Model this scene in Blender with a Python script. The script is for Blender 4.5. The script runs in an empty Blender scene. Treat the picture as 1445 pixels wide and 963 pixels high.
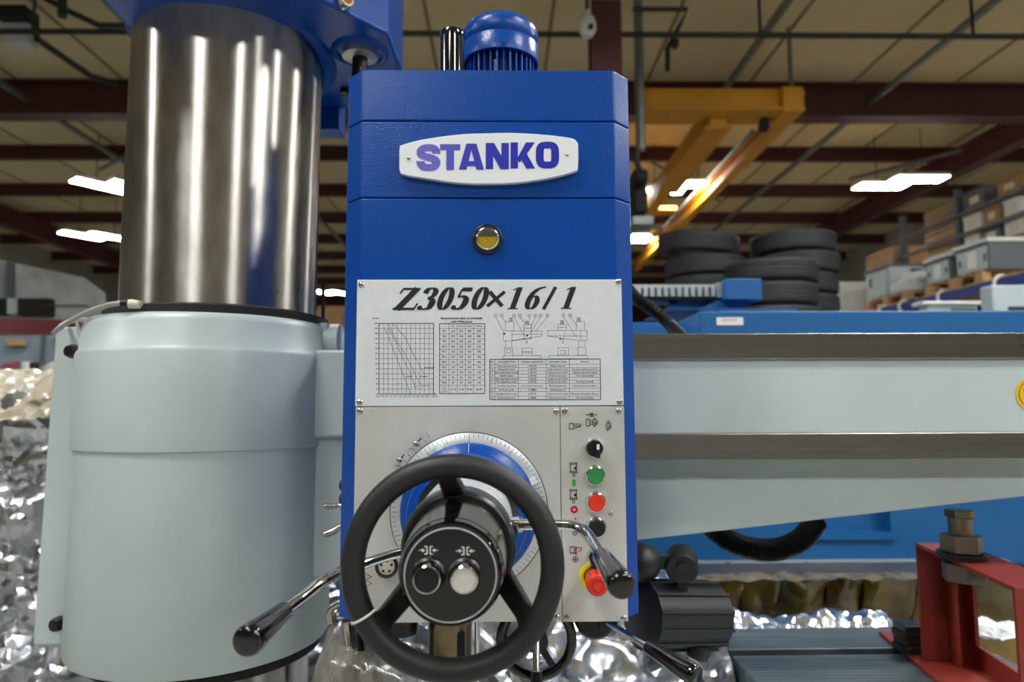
import bpy, math, random
from mathutils import Vector, Matrix, noise
random.seed(7)
PI = math.pi
sc = bpy.context.scene
COL = sc.collection

# ------------------------------------------------------------------ camera
F = 963.0                       # focal length in pixels of the 1445 x 963 frame (24 mm)
CAM = Vector((0, 0, 1.25))
YAW, PITCH, ROLL = math.radians(0.98), math.radians(5.3), 0.0040
_f = Vector((math.sin(YAW)*math.cos(PITCH), math.cos(YAW)*math.cos(PITCH), math.sin(PITCH)))
_r0 = Vector((math.cos(YAW), -math.sin(YAW), 0))
_u0 = _r0.cross(_f)
_r = _r0*math.cos(ROLL) - _u0*math.sin(ROLL)
_u = _u0*math.cos(ROLL) + _r0*math.sin(ROLL)
cd = bpy.data.cameras.new('camera')
cd.sensor_width = 36.0
cd.lens = 36.0*F/1445.0
cd.clip_start, cd.clip_end = 0.02, 100
cd.dof.use_dof = True
cd.dof.focus_distance = 0.84
cd.dof.aperture_fstop = 4.5
cam = bpy.data.objects.new('camera', cd)
COL.objects.link(cam)
m3 = Matrix((_r, _u, -_f)).transposed()
cam.matrix_world = Matrix.Translation(CAM) @ m3.to_4x4()
sc.camera = cam

# ------------------------------------------------------------------ world, exposure
w = bpy.data.worlds.new('world'); sc.world = w
w.use_nodes = True
w.node_tree.nodes['Background'].inputs[0].default_value = (0.05, 0.05, 0.05, 1)
w.node_tree.nodes['Background'].inputs[1].default_value = 0.3
sc.view_settings.view_transform = 'Standard'
sc.view_settings.look = 'None'
sc.view_settings.exposure = 0.13
sc.view_settings.gamma = 1.0
sc.view_settings.use_curve_mapping = False
LED = 68.0                      # radiance of the ceiling LED panels
# ceiling fixtures: those in view first, then the rows above and behind the camera
FIXTURES = [(7.1, 11.7), (3.15, 12.0), (-6.8, 12.0), (-9.3, 15.6), (-5.9, 23.6), (3.3, 15.8)]
for yy in (3.6, -0.4, -4.4):
    for xx in (-6.8, -1.9, 3.2, 7.1):
        if not (xx == -6.8 and yy != -0.4): FIXTURES.append((xx, yy))

def P(px, py, Y):
    """pixel of the photograph -> world point on the plane Y = const"""
    d = _f + _r*((px-722.5)/F) + _u*((481.5-py)/F)
    return CAM + d*((Y-CAM.y)/d.y)
def PZ(px, py, Z):
    d = _f + _r*((px-722.5)/F) + _u*((481.5-py)/F)
    return CAM + d*((Z-CAM.z)/d.z)
def PX(px, py, X):
    d = _f + _r*((px-722.5)/F) + _u*((481.5-py)/F)
    return CAM + d*((X-CAM.x)/d.x)

# ------------------------------------------------------------------ materials
def lin(c):
    c = c/255.0
    return c/12.92 if c <= 0.04045 else ((c+0.055)/1.055)**2.4
def rgb(r, g, b): return (lin(r), lin(g), lin(b), 1)
MATS = {}
def mat(name, col, rough=0.5, metal=0.0, var=0.0, vscale=8.0, bump=0.0, bscale=200.0, emit=0.0,
        coat=0.0, aniso=0.0, tang=None, col2=None, stretch=None, alpha=None, trans=0.0, rvar=0.0, spec=None, arot=0.0):
    if name in MATS: return MATS[name]
    m = bpy.data.materials.new(name); m.use_nodes = True
    nt = m.node_tree; b = nt.nodes['Principled BSDF']; L = nt.links
    b.inputs['Base Color'].default_value = col
    b.inputs['Roughness'].default_value = rough
    b.inputs['Metallic'].default_value = metal
    if spec is not None: b.inputs['Specular IOR Level'].default_value = spec
    if coat: b.inputs['Coat Weight'].default_value = coat; b.inputs['Coat Roughness'].default_value = 0.08
    if trans: b.inputs['Transmission Weight'].default_value = trans
    if alpha is not None: b.inputs['Alpha'].default_value = alpha
    if emit:
        b.inputs['Emission Color'].default_value = col
        b.inputs['Emission Strength'].default_value = emit
    tc = None
    def coords():
        nonlocal tc
        if tc is None:
            t = nt.nodes.new('ShaderNodeTexCoord'); mp = nt.nodes.new('ShaderNodeMapping')
            if stretch: mp.inputs['Scale'].default_value = stretch
            L.new(t.outputs['Object'], mp.inputs['Vector']); tc = mp
        return tc.outputs['Vector']
    if var or col2 or rvar:
        n = nt.nodes.new('ShaderNodeTexNoise'); n.inputs['Scale'].default_value = vscale
        n.inputs['Detail'].default_value = 6; n.inputs['Roughness'].default_value = 0.62
        L.new(coords(), n.inputs['Vector'])
        if var or col2:
            r = nt.nodes.new('ShaderNodeValToRGB')
            r.color_ramp.elements[0].position = 0.36; r.color_ramp.elements[1].position = 0.66
            c2 = col2 if col2 else tuple(x*(1-var) for x in col[:3])+(1,)
            c1 = col if col2 else tuple(min(1, x*(1+var)) for x in col[:3])+(1,)
            r.color_ramp.elements[0].color = c2; r.color_ramp.elements[1].color = c1
            L.new(n.outputs['Fac'], r.inputs['Fac']); L.new(r.outputs['Color'], b.inputs['Base Color'])
        if rvar:
            mr = nt.nodes.new('ShaderNodeMapRange')
            mr.inputs['From Min'].default_value = 0.3; mr.inputs['From Max'].default_value = 0.7
            mr.inputs['To Min'].default_value = max(0.02, rough-rvar); mr.inputs['To Max'].default_value = rough+rvar
            L.new(n.outputs['Fac'], mr.inputs['Value']); L.new(mr.outputs['Result'], b.inputs['Roughness'])
    if bump:
        n2 = nt.nodes.new('ShaderNodeTexNoise'); n2.inputs['Scale'].default_value = bscale
        n2.inputs['Detail'].default_value = 3
        L.new(coords(), n2.inputs['Vector'])
        bp = nt.nodes.new('ShaderNodeBump'); bp.inputs['Strength'].default_value = bump
        bp.inputs['Distance'].default_value = 0.002
        L.new(n2.outputs['Fac'], bp.inputs['Height']); L.new(bp.outputs['Normal'], b.inputs['Normal'])
    if aniso:
        b.inputs['Anisotropic'].default_value = aniso; b.inputs['Anisotropic Rotation'].default_value = arot
        t = nt.nodes.new('ShaderNodeTangent'); t.direction_type = 'RADIAL'; t.axis = tang or 'Z'
        L.new(t.outputs['Tangent'], b.inputs['Tangent'])
    MATS[name] = m
    return m

BLUE = mat('blue_paint', rgb(3, 68, 152), 0.26, spec=0.38, bump=0.22, bscale=300, var=0.03, vscale=5)
WHITE = mat('grey_white_casting_paint', rgb(196, 208, 206), 0.34, bump=0.05, bscale=60, col2=rgb(188, 200, 197), vscale=4)
BACKBLUE = mat('machine_blue_paint', rgb(20, 94, 152), 0.42, var=0.07, vscale=3)
STEEL = mat('turned_steel', rgb(196, 191, 182), 0.30, 1.0, aniso=0.95, col2=rgb(178, 172, 162), vscale=14, stretch=(3, 3, 1), rvar=0.03, arot=0.25)
GROUND = mat('ground_way_steel', rgb(176, 173, 168), 0.22, 1.0, col2=rgb(164, 160, 154), vscale=5, stretch=(0.4, 3, 30))
CHROME = mat('polished_chrome', rgb(225, 225, 224), 0.10, 1.0, var=0.03)
DARKSTEEL = mat('dark_oiled_steel', rgb(60, 58, 55), 0.33, 0.9, var=0.15, vscale=30)
QUILL = mat('quill_steel', rgb(140, 126, 96), 0.28, 1.0, var=0.15, vscale=14)
BLACKP = mat('black_plastic', rgb(22, 22, 23), 0.34, var=0.1, vscale=20)
BLACKG = mat('gloss_black', rgb(10, 10, 11), 0.10, coat=0.6, var=0.05)
RUBBER = mat('black_wheel_rubber', rgb(34, 34, 34), 0.48, var=0.10, vscale=40, bump=0.06, bscale=400)
CASTBLACK = mat('black_cast_resin', rgb(33, 34, 36), 0.42, var=0.12, vscale=30, bump=0.08, bscale=300)
ALU = mat('printed_aluminium_plate', rgb(228, 231, 230), 0.46, 0.2, col2=rgb(222, 225, 224), vscale=60, bump=0.05, bscale=600)
ALU2 = mat('worn_aluminium_panel', rgb(216, 216, 211), 0.42, 0.4, col2=rgb(202, 200, 193), vscale=7, bump=0.05, bscale=500)
SCALE = mat('satin_scale_ring', rgb(214, 216, 216), 0.36, 0.5, var=0.02)
INK = mat('black_ink', rgb(18, 18, 19), 0.6, var=0.2, vscale=90)
INKG = mat('grey_fine_ink', rgb(52, 52, 54), 0.6, var=0.1, vscale=90)
INKW = mat('white_ink', rgb(220, 220, 216), 0.6, var=0.05)
INKR = mat('red_ink', rgb(190, 14, 28), 0.5, var=0.05)
INKGR = mat('green_ink', rgb(10, 165, 30), 0.5, var=0.05)
SCREW = mat('zinc_screw', rgb(190, 186, 176), 0.22, 1.0, var=0.1, vscale=60)
PLW = mat('white_badge_plastic', rgb(236, 238, 238), 0.28, var=0.015)
RED = mat('red_button_plastic', rgb(218, 48, 26), 0.38, var=0.05, vscale=40)
GREEN = mat('green_button_plastic', rgb(50, 130, 66), 0.38, var=0.05, vscale=40)
YELL = mat('yellow_plastic', rgb(230, 200, 20), 0.4, var=0.04)
OIL = mat('amber_oil', rgb(176, 148, 30), 0.14, var=0.15, vscale=20, coat=0.7)
CREAM = mat('cream_plastic', rgb(214, 208, 184), 0.4, var=0.05)
REDSTEEL = mat('red_oxide_paint', rgb(140, 48, 34), 0.5, var=0.12, vscale=14)
TABLE = mat('oiled_cast_iron', rgb(122, 132, 132), 0.4, 0.45, col2=rgb(92, 102, 104), vscale=7, stretch=(0.6, 6, 1))
FOIL = mat('crumpled_foil', rgb(206, 208, 213), 0.26, 1.0, var=0.06, vscale=14, bump=0.10, bscale=34)
FILM = mat('clear_wrap_film', rgb(158, 154, 146), 0.16, 0.0, col2=rgb(112, 106, 94), vscale=16, stretch=(3, 3, .8), bump=0.8, bscale=34, coat=0.6, alpha=0.62)
AMBER = mat('amber_film', rgb(128, 104, 26), 0.18, coat=0.6, col2=rgb(82, 66, 22), vscale=6, bump=0.35, bscale=18)
WASH = mat('zinc_flange', rgb(186, 188, 184), 0.35, 0.7, var=0.08, vscale=30)
CABLE = mat('grey_cable_jacket', rgb(168, 164, 158), 0.42, var=0.05)
FELT = mat('black_felt_seal', rgb(30, 30, 32), 0.8, var=0.2, vscale=80, bump=0.3, bscale=400)
TIRE = mat('tyre_rubber', rgb(46, 47, 48), 0.62, var=0.22, vscale=9, bump=0.2, bscale=60)
CEIL = mat('beige_insulation', rgb(222, 206, 162), 0.7, col2=rgb(212, 194, 146), vscale=0.7)
BEAM = mat('maroon_primer_steel', rgb(84, 44, 44), 0.55, var=0.15, vscale=1.5)
SEAM = mat('insulation_seam_tape', rgb(140, 120, 78), 0.7, var=0.08)
PIPE = mat('dark_iron_pipe', rgb(52, 52, 50), 0.5, 0.3, var=0.1)
CONDUIT = mat('galvanised_conduit', rgb(128, 134, 128), 0.45, 0.5, var=0.1)
CRANE = mat('crane_yellow_paint', rgb(214, 150, 34), 0.6, var=0.08, vscale=2)
WOODM = mat('bare_pine', rgb(196, 158, 108), 0.7, col2=rgb(166, 126, 82), vscale=4, stretch=(1, 8, 8))
PLY = mat('raw_plywood', rgb(196, 172, 140), 0.7, col2=rgb(164, 140, 110), vscale=5, stretch=(1, 1, 12))
GREYBOX = mat('grey_enclosure_paint', rgb(176, 188, 188), 0.45, var=0.05, vscale=3)
DARKBOX = mat('dark_grey_enclosure', rgb(84, 92, 94), 0.5, var=0.06, vscale=3)
PALEBOX = mat('pale_grey_cabinet_paint', rgb(204, 208, 202), 0.5, var=0.05, vscale=3)
RACKBLUE = mat('rack_blue_paint', rgb(34, 58, 128), 0.45, var=0.1, vscale=3)
RACKGREY = mat('rack_grey_steel', rgb(82, 90, 100), 0.5, 0.3, var=0.1)
WALLM = mat('painted_block_wall', rgb(186, 185, 179), 0.8, col2=rgb(168, 167, 160), vscale=1.2)
FLOORM = mat('concrete_floor', rgb(158, 155, 148), 0.55, col2=rgb(136, 133, 126), vscale=1.4)
SHEET = mat('dull_galvanised_sheet', rgb(188, 192, 190), 0.5, 0.2, col2=rgb(150, 154, 152), vscale=2.2)
DARK = mat('dark_void_rubber', rgb(18, 18, 18), 0.7, var=0.1)
LEDM = mat('led_diffuser', (0.955, 0.985, 1.0, 1), 0.5, emit=LED)
SPRING = mat('wrap_white_plastic', rgb(226, 228, 230), 0.4, bump=0.4, bscale=24, var=0.03)
PAPER = mat('white_paper_label', rgb(232, 230, 226), 0.6, var=0.03)
CARD = mat('brown_cardboard', rgb(170, 132, 88), 0.75, var=0.08, vscale=4)

# ------------------------------------------------------------------ mesh builder
ORG = {}
def axes(d):
    d = Vector(d).normalized()
    a = Vector((0, 0, 1)) if abs(d.z) < 0.9 else Vector((1, 0, 0))
    x = a.cross(d).normalized(); y = d.cross(x)
    return x, y, d
class MB:
    def __init__(s): s.v = []; s.f = []
    def add(s, vs, fs):
        o = len(s.v); s.v += [tuple(p) for p in vs]; s.f += [[i+o for i in f] for f in fs]; return s
    def box(s, a, b):
        (x0, y0, z0), (x1, y1, z1) = a, b
        x0, x1 = min(x0, x1), max(x0, x1); y0, y1 = min(y0, y1), max(y0, y1); z0, z1 = min(z0, z1), max(z0, z1)
        return s.add([(x0,y0,z0),(x1,y0,z0),(x1,y1,z0),(x0,y1,z0),(x0,y0,z1),(x1,y0,z1),(x1,y1,z1),(x0,y1,z1)],
              [[3,2,1,0],[4,5,6,7],[0,1,5,4],[1,2,6,5],[2,3,7,6],[3,0,4,7]])
    def pbox(s, px0, py0, px1, py1, Y0, Y1):
        a, b = P(px0, py0, min(Y0, Y1)), P(px1, py1, min(Y0, Y1))
        return s.box((a.x, min(Y0, Y1), a.z), (b.x, max(Y0, Y1), b.z))
    def bar(s, p0, p1, w, h, up=(0,0,1)):
        p0, p1 = Vector(p0), Vector(p1); d = (p1-p0).normalized()
        sx = d.cross(Vector(up)).normalized(); sy = sx.cross(d)
        c = [(-w/2,-h/2),(w/2,-h/2),(w/2,h/2),(-w/2,h/2)]
        vs = [p0+sx*a+sy*b for a,b in c]+[p1+sx*a+sy*b for a,b in c]
        return s.add(vs, [[0,1,2,3],[7,6,5,4],[1,0,4,5],[2,1,5,6],[3,2,6,7],[0,3,7,4]])
    def lathe(s, prof, o=(0,0,0), d=(0,0,1), n=32, phase=0.0, cap=True):
        o = Vector(o); x, y, z = axes(d); k = len(prof); vs = []; fs = []
        for i in range(n):
            a = 2*PI*i/n+phase; e = x*math.cos(a)+y*math.sin(a)
            for r, t in prof: vs.append(o+e*r+z*t)
        for i in range(n):
            j = (i+1) % n
            for q in range(k-1): fs.append([i*k+q, j*k+q, j*k+q+1, i*k+q+1])
        if cap:
            if prof[0][0] > 1e-7: fs.append([i*k for i in range(n)][::-1])
            if prof[-1][0] > 1e-7: fs.append([i*k+k-1 for i in range(n)])
        return s.add(vs, fs)
    def cyl(s, p0, p1, r0, r1=None, n=24):
        p0, p1 = Vector(p0), Vector(p1); r1 = r0 if r1 is None else r1
        return s.lathe([(r0, 0), (r1, (p1-p0).length)], p0, p1-p0, n)
    def tube(s, pts, r, n=12):
        pts = [Vector(p) for p in pts]; k = len(pts); rs = r if isinstance(r, (list, tuple)) else [r]*k
        vs = []; fs = []; px = None
        for i, p in enumerate(pts):
            t = (pts[min(i+1, k-1)]-pts[max(i-1, 0)]).normalized()
            if px is None: px, py, _ = axes(t)
            else:
                px = (px-t*px.dot(t)).normalized(); py = t.cross(px)
            for q in range(n):
                a = 2*PI*q/n; vs.append(p+(px*math.cos(a)+py*math.sin(a))*rs[i])
        for i in range(k-1):
            for q in range(n):
                fs.append([i*n+q, i*n+(q+1) % n, (i+1)*n+(q+1) % n, (i+1)*n+q])
        fs.append(list(range(n))[::-1]); fs.append([(k-1)*n+q for q in range(n)])
        return s.add(vs, fs)
    def torus(s, c, d, R, r, n=48, m=12):
        c = Vector(c); x, y, z = axes(d); vs = []; fs = []
        for i in range(n):
            a = 2*PI*i/n; e = x*math.cos(a)+y*math.sin(a)
            for q in range(m):
                b = 2*PI*q/m; vs.append(c+e*(R+r*math.cos(b))+z*(r*math.sin(b)))
        for i in range(n):
            for q in range(m):
                fs.append([i*m+q, ((i+1) % n)*m+q, ((i+1) % n)*m+(q+1) % m, i*m+(q+1) % m])
        return s.add(vs, fs)
    def prism(s, front, back):
        """two matching outlines (lists of points), front first"""
        n = len(front)
        return s.add(list(front)+list(back), [list(range(n)), [n+i for i in range(n)][::-1]] +
                     [[(i+1) % n, i, n+i, n+(i+1) % n] for i in range(n)])
    def build(s, name, m, parent=None, origin=None, angle=35, bevel=0.0, bseg=2):
        if parent is not None: org = ORG[parent]
        else: org = Vector(origin) if origin is not None else Vector((0, 0, 0))
        me = bpy.data.meshes.new(name)
        me.from_pydata([tuple(Vector(p)-org) for p in s.v], [], s.f)
        me.materials.append(m)
        for p in me.polygons: p.use_smooth = True
        me.validate(); me.update()
        me.set_sharp_from_angle(angle=math.radians(angle))
        o = bpy.data.objects.new(name, me); COL.objects.link(o)
        if parent is not None: o.parent = parent
        else: o.location = org
        ORG[o] = org
        if bevel:
            b = o.modifiers.new('bevel', 'BEVEL'); b.width = bevel; b.segments = bseg
            b.limit_method = 'ANGLE'; b.angle_limit = math.radians(40); b.harden_normals = True
        return o
def tag(o, label, cat, group=None):
    o['label'] = label; o['category'] = cat
    if group: o['group'] = group
    return o
def thing(name, label, cat, loc=(0,0,0), group=None):
    o = bpy.data.objects.new(name, None); COL.objects.link(o)
    o.location = loc; o.empty_display_size = 0.05; ORG[o] = Vector(loc)
    return tag(o, label, cat, group)
def struct(o):
    o['kind'] = 'structure'; return o
def copy_tree(o, parent=None, loc=None, rotz=None):
    c = o.copy(); COL.objects.link(c)
    if parent is not None: c.parent = parent
    if loc is not None: c.location = loc
    if rotz is not None: c.rotation_euler = (0, 0, rotz)
    for ch in list(o.children): copy_tree(ch, c)
    ORG[c] = Vector(loc) if loc is not None else ORG[o]
    return c
def smooth(pts, k=6, closed=False):
    pts = [Vector(p) for p in pts]; n = len(pts); out = []
    rng = range(n) if closed else range(n-1)
    for i in rng:
        g = (lambda j: pts[j % n]) if closed else (lambda j: pts[max(0, min(n-1, j))])
        a, b, c, d = g(i-1), g(i), g(i+1), g(i+2)
        for q in range(k):
            t = q/k
            out.append(0.5*((2*b)+(c-a)*t+(2*a-5*b+4*c-d)*t*t+(3*b-a-3*c+d)*t**3))
    if not closed: out.append(pts[-1])
    return out

# flat print drawn in photo pixels on a plane Y = const
def stroke(mb, pts, a, b, Y, closed=False):
    """calligraphic stroke: elliptical nib with half widths a (horizontal) and b (vertical), in pixels"""
    pts = [Vector((p[0], p[1])) for p in pts]; n = len(pts); L = []; R = []
    for i, p in enumerate(pts):
        if closed: t = pts[(i+1) % n]-pts[(i-1) % n]
        else: t = pts[min(i+1, n-1)]-pts[max(i-1, 0)]
        if t.length < 1e-9: t = Vector((1, 0))
        t.normalize(); nx, ny = -t.y, t.x
        h = math.sqrt((a*nx)**2+(b*ny)**2)
        L.append(P(p.x+nx*h, p.y+ny*h, Y)); R.append(P(p.x-nx*h, p.y-ny*h, Y))
    fs = []
    m = n if closed else n-1
    for i in range(m):
        j = (i+1) % n
        fs.append([i, n+i, n+j, j])
    mb.add(L+R, fs)
def lines(mb, polys, w, Y):
    for p in polys:
        for q in range(len(p)-1):
            stroke(mb, [p[q], p[q+1]], w/2, w/2, Y)
def rectl(x0, y0, x1, y1): return [(x0,y0),(x1,y0),(x1,y1),(x0,y1),(x0,y0)]
def circ(cx, cy, rx, ry=None, n=20, a0=0, a1=2*PI):
    ry = rx if ry is None else ry
    return [(cx+rx*math.cos(a0+(a1-a0)*i/n), cy+ry*math.sin(a0+(a1-a0)*i/n)) for i in range(n+1)]
def polyfill(mb, pts, Y): mb.add([P(x, y, Y) for x, y in pts], [list(range(len(pts)))])

TEXTQ = []          # queued text: (target list, string, px, py, height px, align, squeeze, plane Y)
def text_meshes(items):
    """items: (string, x, y, height, align, xscale, shear, bold) in pixels -> list of (verts2d, faces)"""
    obs = []
    for st, x, y, h, al, xs, sh, bo in items:
        cu = bpy.data.curves.new('t', 'FONT'); cu.body = st; cu.size = 1.0; cu.align_x = al; cu.align_y = 'CENTER'
        cu.resolution_u = 2; cu.shear = sh; cu.offset = bo+.012; cu.fill_mode = 'FRONT'
        o = bpy.data.objects.new('t', cu); COL.objects.link(o); obs.append(o)
    bpy.context.view_layer.update()
    dg = bpy.context.evaluated_depsgraph_get(); out = []
    for o, it in zip(obs, items):
        me = o.evaluated_get(dg).to_mesh()
        s = it[3]/0.72
        out.append(([(it[1]+v.co.x*s*it[5], it[2]-v.co.y*s) for v in me.vertices], [list(p.vertices) for p in me.polygons]))
        o.evaluated_get(dg).to_mesh_clear()
    for o in obs:
        cu = o.data; bpy.data.objects.remove(o); bpy.data.curves.remove(cu)
    return out
def text_into(mb, items, Y):
    for vs, fs in text_meshes(items):
        mb.add([P(x, y, Y) for x, y in vs], fs)

# ================================================================== THE BUILDING
H = 4.7; ZC = CAM.z+H
XL, XR, YB, YF = -14.0, 11.0, 31.0, -13.0
struct(MB().box((XL, YF, -0.2), (XR, YB, 0)).build('floor', FLOORM))
wl = struct(MB().box((XL-0.2, YF, 0), (XL, YB, ZC+0.3)).build('wall_left', WALLM))
struct(MB().box((XR, YF, 0), (XR+0.2, YB, ZC+0.3)).build('wall_right', WALLM))
struct(MB().box((XL, YB, 0), (XR, YB+0.2, ZC+0.3)).build('wall_back', BEAM))
struct(MB().box((XL, YF-0.2, 0), (XR, YF, ZC+0.3)).build('wall_front', WALLM))
ceil = struct(MB().box((XL, YF, ZC+0.1), (XR, YB, ZC+0.3)).build('ceiling', CEIL))
ORG[ceil] = Vector((0, 0, 0))
# girts on the left wall
for z in (2.2, 3.6): MB().box((XL, YF, z), (XL+0.15, YB, z+0.18)).build('girt', BEAM, wl)
# purlins along X (I-section: web and two flanges)
def ibeam(mb, p0, p1, w, h, t=0.02):
    p0, p1 = Vector(p0), Vector(p1); z = Vector((0, 0, h/2))
    mb.bar(p0+z, p1+z, w, t); mb.bar(p0-z, p1-z, w, t); mb.bar(p0, p1, t, h)
for y in (12.4, 14.6, 16.8, 19.0, 21.2, 23.4, 25.6, 27.8, 30.0, 6.0, 3.0, 0.0, -3.0, -6.0, -9.0):
    mb = MB(); ibeam(mb, (XL, y, ZC-0.03), (XR, y, ZC-0.03), 0.12, 0.24); mb.build('purlin', BEAM, ceil)
mb = MB(); ibeam(mb, (XL, 9.9, ZC-0.16), (XR, 9.9, ZC-0.16), 0.3, 0.5, 0.03); mb.build('girder', BEAM, ceil)
for x in (8.4, -2.2, -11.5):
    mb = MB(); ibeam(mb, (x, 10.05 if x > 0 else YF, ZC-0.32), (x, YB, ZC-0.32), 0.25, 0.42, 0.03); mb.build('rafter', BEAM, ceil)
for x in [XL+0.7+1.55*i for i in range(16)]:
    MB().box((x-0.02, YF, ZC+0.085), (x+0.02, YB, ZC+0.1)).build('seam_strip', SEAM, ceil)
for x in (3.25, 5.6, -4.4, -7.0):
    MB().bar((x, 5, ZC-0.18), (x, 22, ZC-0.18), 0.07, 0.07).build('strut_channel', CONDUIT, ceil)
for p0, p1 in (((2.7, 12.0, ZC-.3), (4.9, 14.8, ZC-.2)), ((4.6, 12.2, ZC-.3), (3.4, 15.2, ZC-.2)), ((6.9, 13, ZC-.3), (7.9, 11.2, ZC-.4)),
               ((-6.5, 12.5, ZC-.3), (-4.2, 15.6, ZC-.25)), ((-5.2, 10.6, ZC-.35), (-7.4, 12.4, ZC-.35))):
    MB().bar(p0, p1, 0.05, 0.05).build('brace_rod', CONDUIT, ceil)
# steel post behind the drill head
sp = thing('steel_post', 'maroon steel post rising to the roof behind the drill motor', 'post', (1.13, 7.0, 0))
mb = MB(); ibeam_h = 0.14
mb.box((0.97, 6.86, 0), (1.29, 6.89, ZC-0.42)); mb.box((0.97, 7.11, 0), (1.29, 7.14, ZC-0.42)); mb.box((1.115, 6.89, 0), (1.145, 7.11, ZC-0.42))
mb.build('post_section', BEAM, sp)
MB().box((0.9, 6.8, 0), (1.36, 7.2, 0.03)).build('base_plate', BEAM, sp)
# sprinkler pipe
spk = thing('sprinkler_pipe', 'thin dark sprinkler pipe running under the beige roof with hangers', 'pipe', (0, 7.2, ZC-0.62))
zp = ZC-0.62
MB().tube([(XL, 7.2, zp), (XR, 7.2, zp)], 0.032, 10).build('main_pipe', PIPE, spk)
for x in (-8.2, -5.1, -2.5, 2.9, 5.3, 6.7):
    MB().tube([(x, 7.2, zp), (x, 7.2, ZC+0.1)], 0.018, 8).build('hanger_rod', PIPE, spk)
dp = thing('drop_pipe', 'bent dark pipe dropping from the roof beside the grey riser', 'pipe', (1.9, 7.4, ZC-.5))
MB().tube([P(893, 13, 7.4), P(970, 13, 7.4), P(952, 50, 7.4), P(942, 68, 7.4), P(942, 100, 7.4)], 0.03, 8).build('bent_run', PIPE, dp)
MB().lathe([(0.02, 0), (0.05, .02), (0.05, .08), (.02, .12)], P(952, 55, 7.36), (0, 0, -1), 10).build('sprinkler_head', PIPE, dp)
ris = thing('vertical_riser', 'grey vertical riser pipe ending in a dark hoist block', 'pipe', P(905, 210, 7.6))
MB().tube([P(899, -60, 7.6), P(903, 150, 7.6), P(904, 212, 7.6)], 0.055, 14).build('riser_tube', CONDUIT, ris)
mb = MB(); mb.pbox(894, 238, 915, 300, 7.6, 7.9); mb.build('hoist_body', DARK, ris, bevel=0.03)
MB().cyl(P(898, 250, 7.5), P(912, 250, 7.5), 0.08, n=14).build('sheave', DARK, ris)
MB().tube([P(899, 212, 7.6), P(897, 226, 7.6), P(903, 240, 7.6)], 0.035, 8).build('hook_link', PIPE, ris)
MB().pbox(893, 305, 922, 316, 7.5, 7.8).build('spreader', CONDUIT, ris)
# left roof piping
lp = thing('left_conduit_run', 'black conduit run stepping along the roof with a pale junction box', 'conduit', (-5, 7.5, ZC-.5))
lp.name = 'conduit_run'
MB().tube([P(40, 20, 7.6), P(50, 22, 7.6), P(52, 55, 7.6), P(128, 108, 8.6), P(165, 118, 9.2)], 0.04, 8).build('conduit_tube', PIPE, lp)
MB().tube([P(60, -5, 7.6), P(95, 15, 7.6), P(140, 36, 7.6), P(185, 36, 7.6)], 0.035, 8).build('branch_tube', PIPE, lp)
MB().pbox(2, 22, 38, 60, 7.7, 7.9).build('junction_box', PALEBOX, lp, bevel=0.02)
MB().tube([P(88, -10, 7.5), P(88, 24, 7.5)], 0.05, 8).build('drop_tube', PIPE, lp)
MB().pbox(-10, 5, 34, 22, 7.55, 7.75).build('valve_block', DARK, lp, bevel=0.02)
# white camera dome by the post
wd = thing('security_camera', 'white bulb-shaped security camera hanging beside the maroon post', 'camera', P(829, 36, 6.6))
MB().lathe([(0, -.13), (.05, -.12), (.085, -.06), (.09, 0), (.075, .07), (.04, .11), (0.03, .16)], P(829, 36, 6.6), (0, 0, 1), 18).build('camera_shell', PALEBOX, wd)
MB().cyl(P(829, 36, 6.6)+Vector((0, 0, .15)), P(829, 36, 6.6)+Vector((0.0, 0, 2.0)), 0.018, n=8).build('mount_rod', PIPE, wd)
MB().lathe([(0.03, 0), (.03, .02), (0, .022)], P(829, 40, 6.6)+Vector((0.02, -.08, -.03)), (0.1, -1, -.3), 12).build('lens', BLACKG, wd)

# LED fixtures: two staggered panels each
FIXLAB = {0: 'bright double LED panel hanging under the maroon rafter above the storage racks',
          1: 'bright double LED panel seen between the yellow crane beams',
          2: 'bright LED panel beside the steel column, close under the maroon purlins',
          3: 'bright staggered double LED panel over the pale block wall',
          4: 'small far LED panel glowing between the steel column and the drill head',
          5: 'far LED panel low behind the yellow crane runway'}
proto = None
for i, (x, y) in enumerate(FIXTURES):
    z = CAM.z+3.9
    lab = FIXLAB.get(i, 'white LED high-bay panel in the rows lighting the shop aisle')
    if proto is None:
        t = thing('led_light', lab, 'light', (x, y, z), 'LED panels on the roof')
        for k, (dx, dy) in enumerate(((.22, -.2), (-.22, .2))):
            h = MB().box((x+dx-.46, y+dy-.18, z), (x+dx+.46, y+dy+.18, z+.06)).build('housing', PALEBOX, t)
            MB().box((x+dx-.44, y+dy-.16, z-.012), (x+dx+.44, y+dy+.16, z)).build('diffuser', LEDM, h)
        for dx in (-.3, .3): MB().cyl((x+dx, y-dx*.66, z+.06), (x+dx, y-dx*.66, ZC+.1), 0.008, n=6).build('hanger', PIPE, t)
        proto = t
    else:
        c = copy_tree(proto, loc=(x, y, z), rotz=PI/2*0 if x > 0 else math.radians(52)); c['label'] = lab

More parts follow.
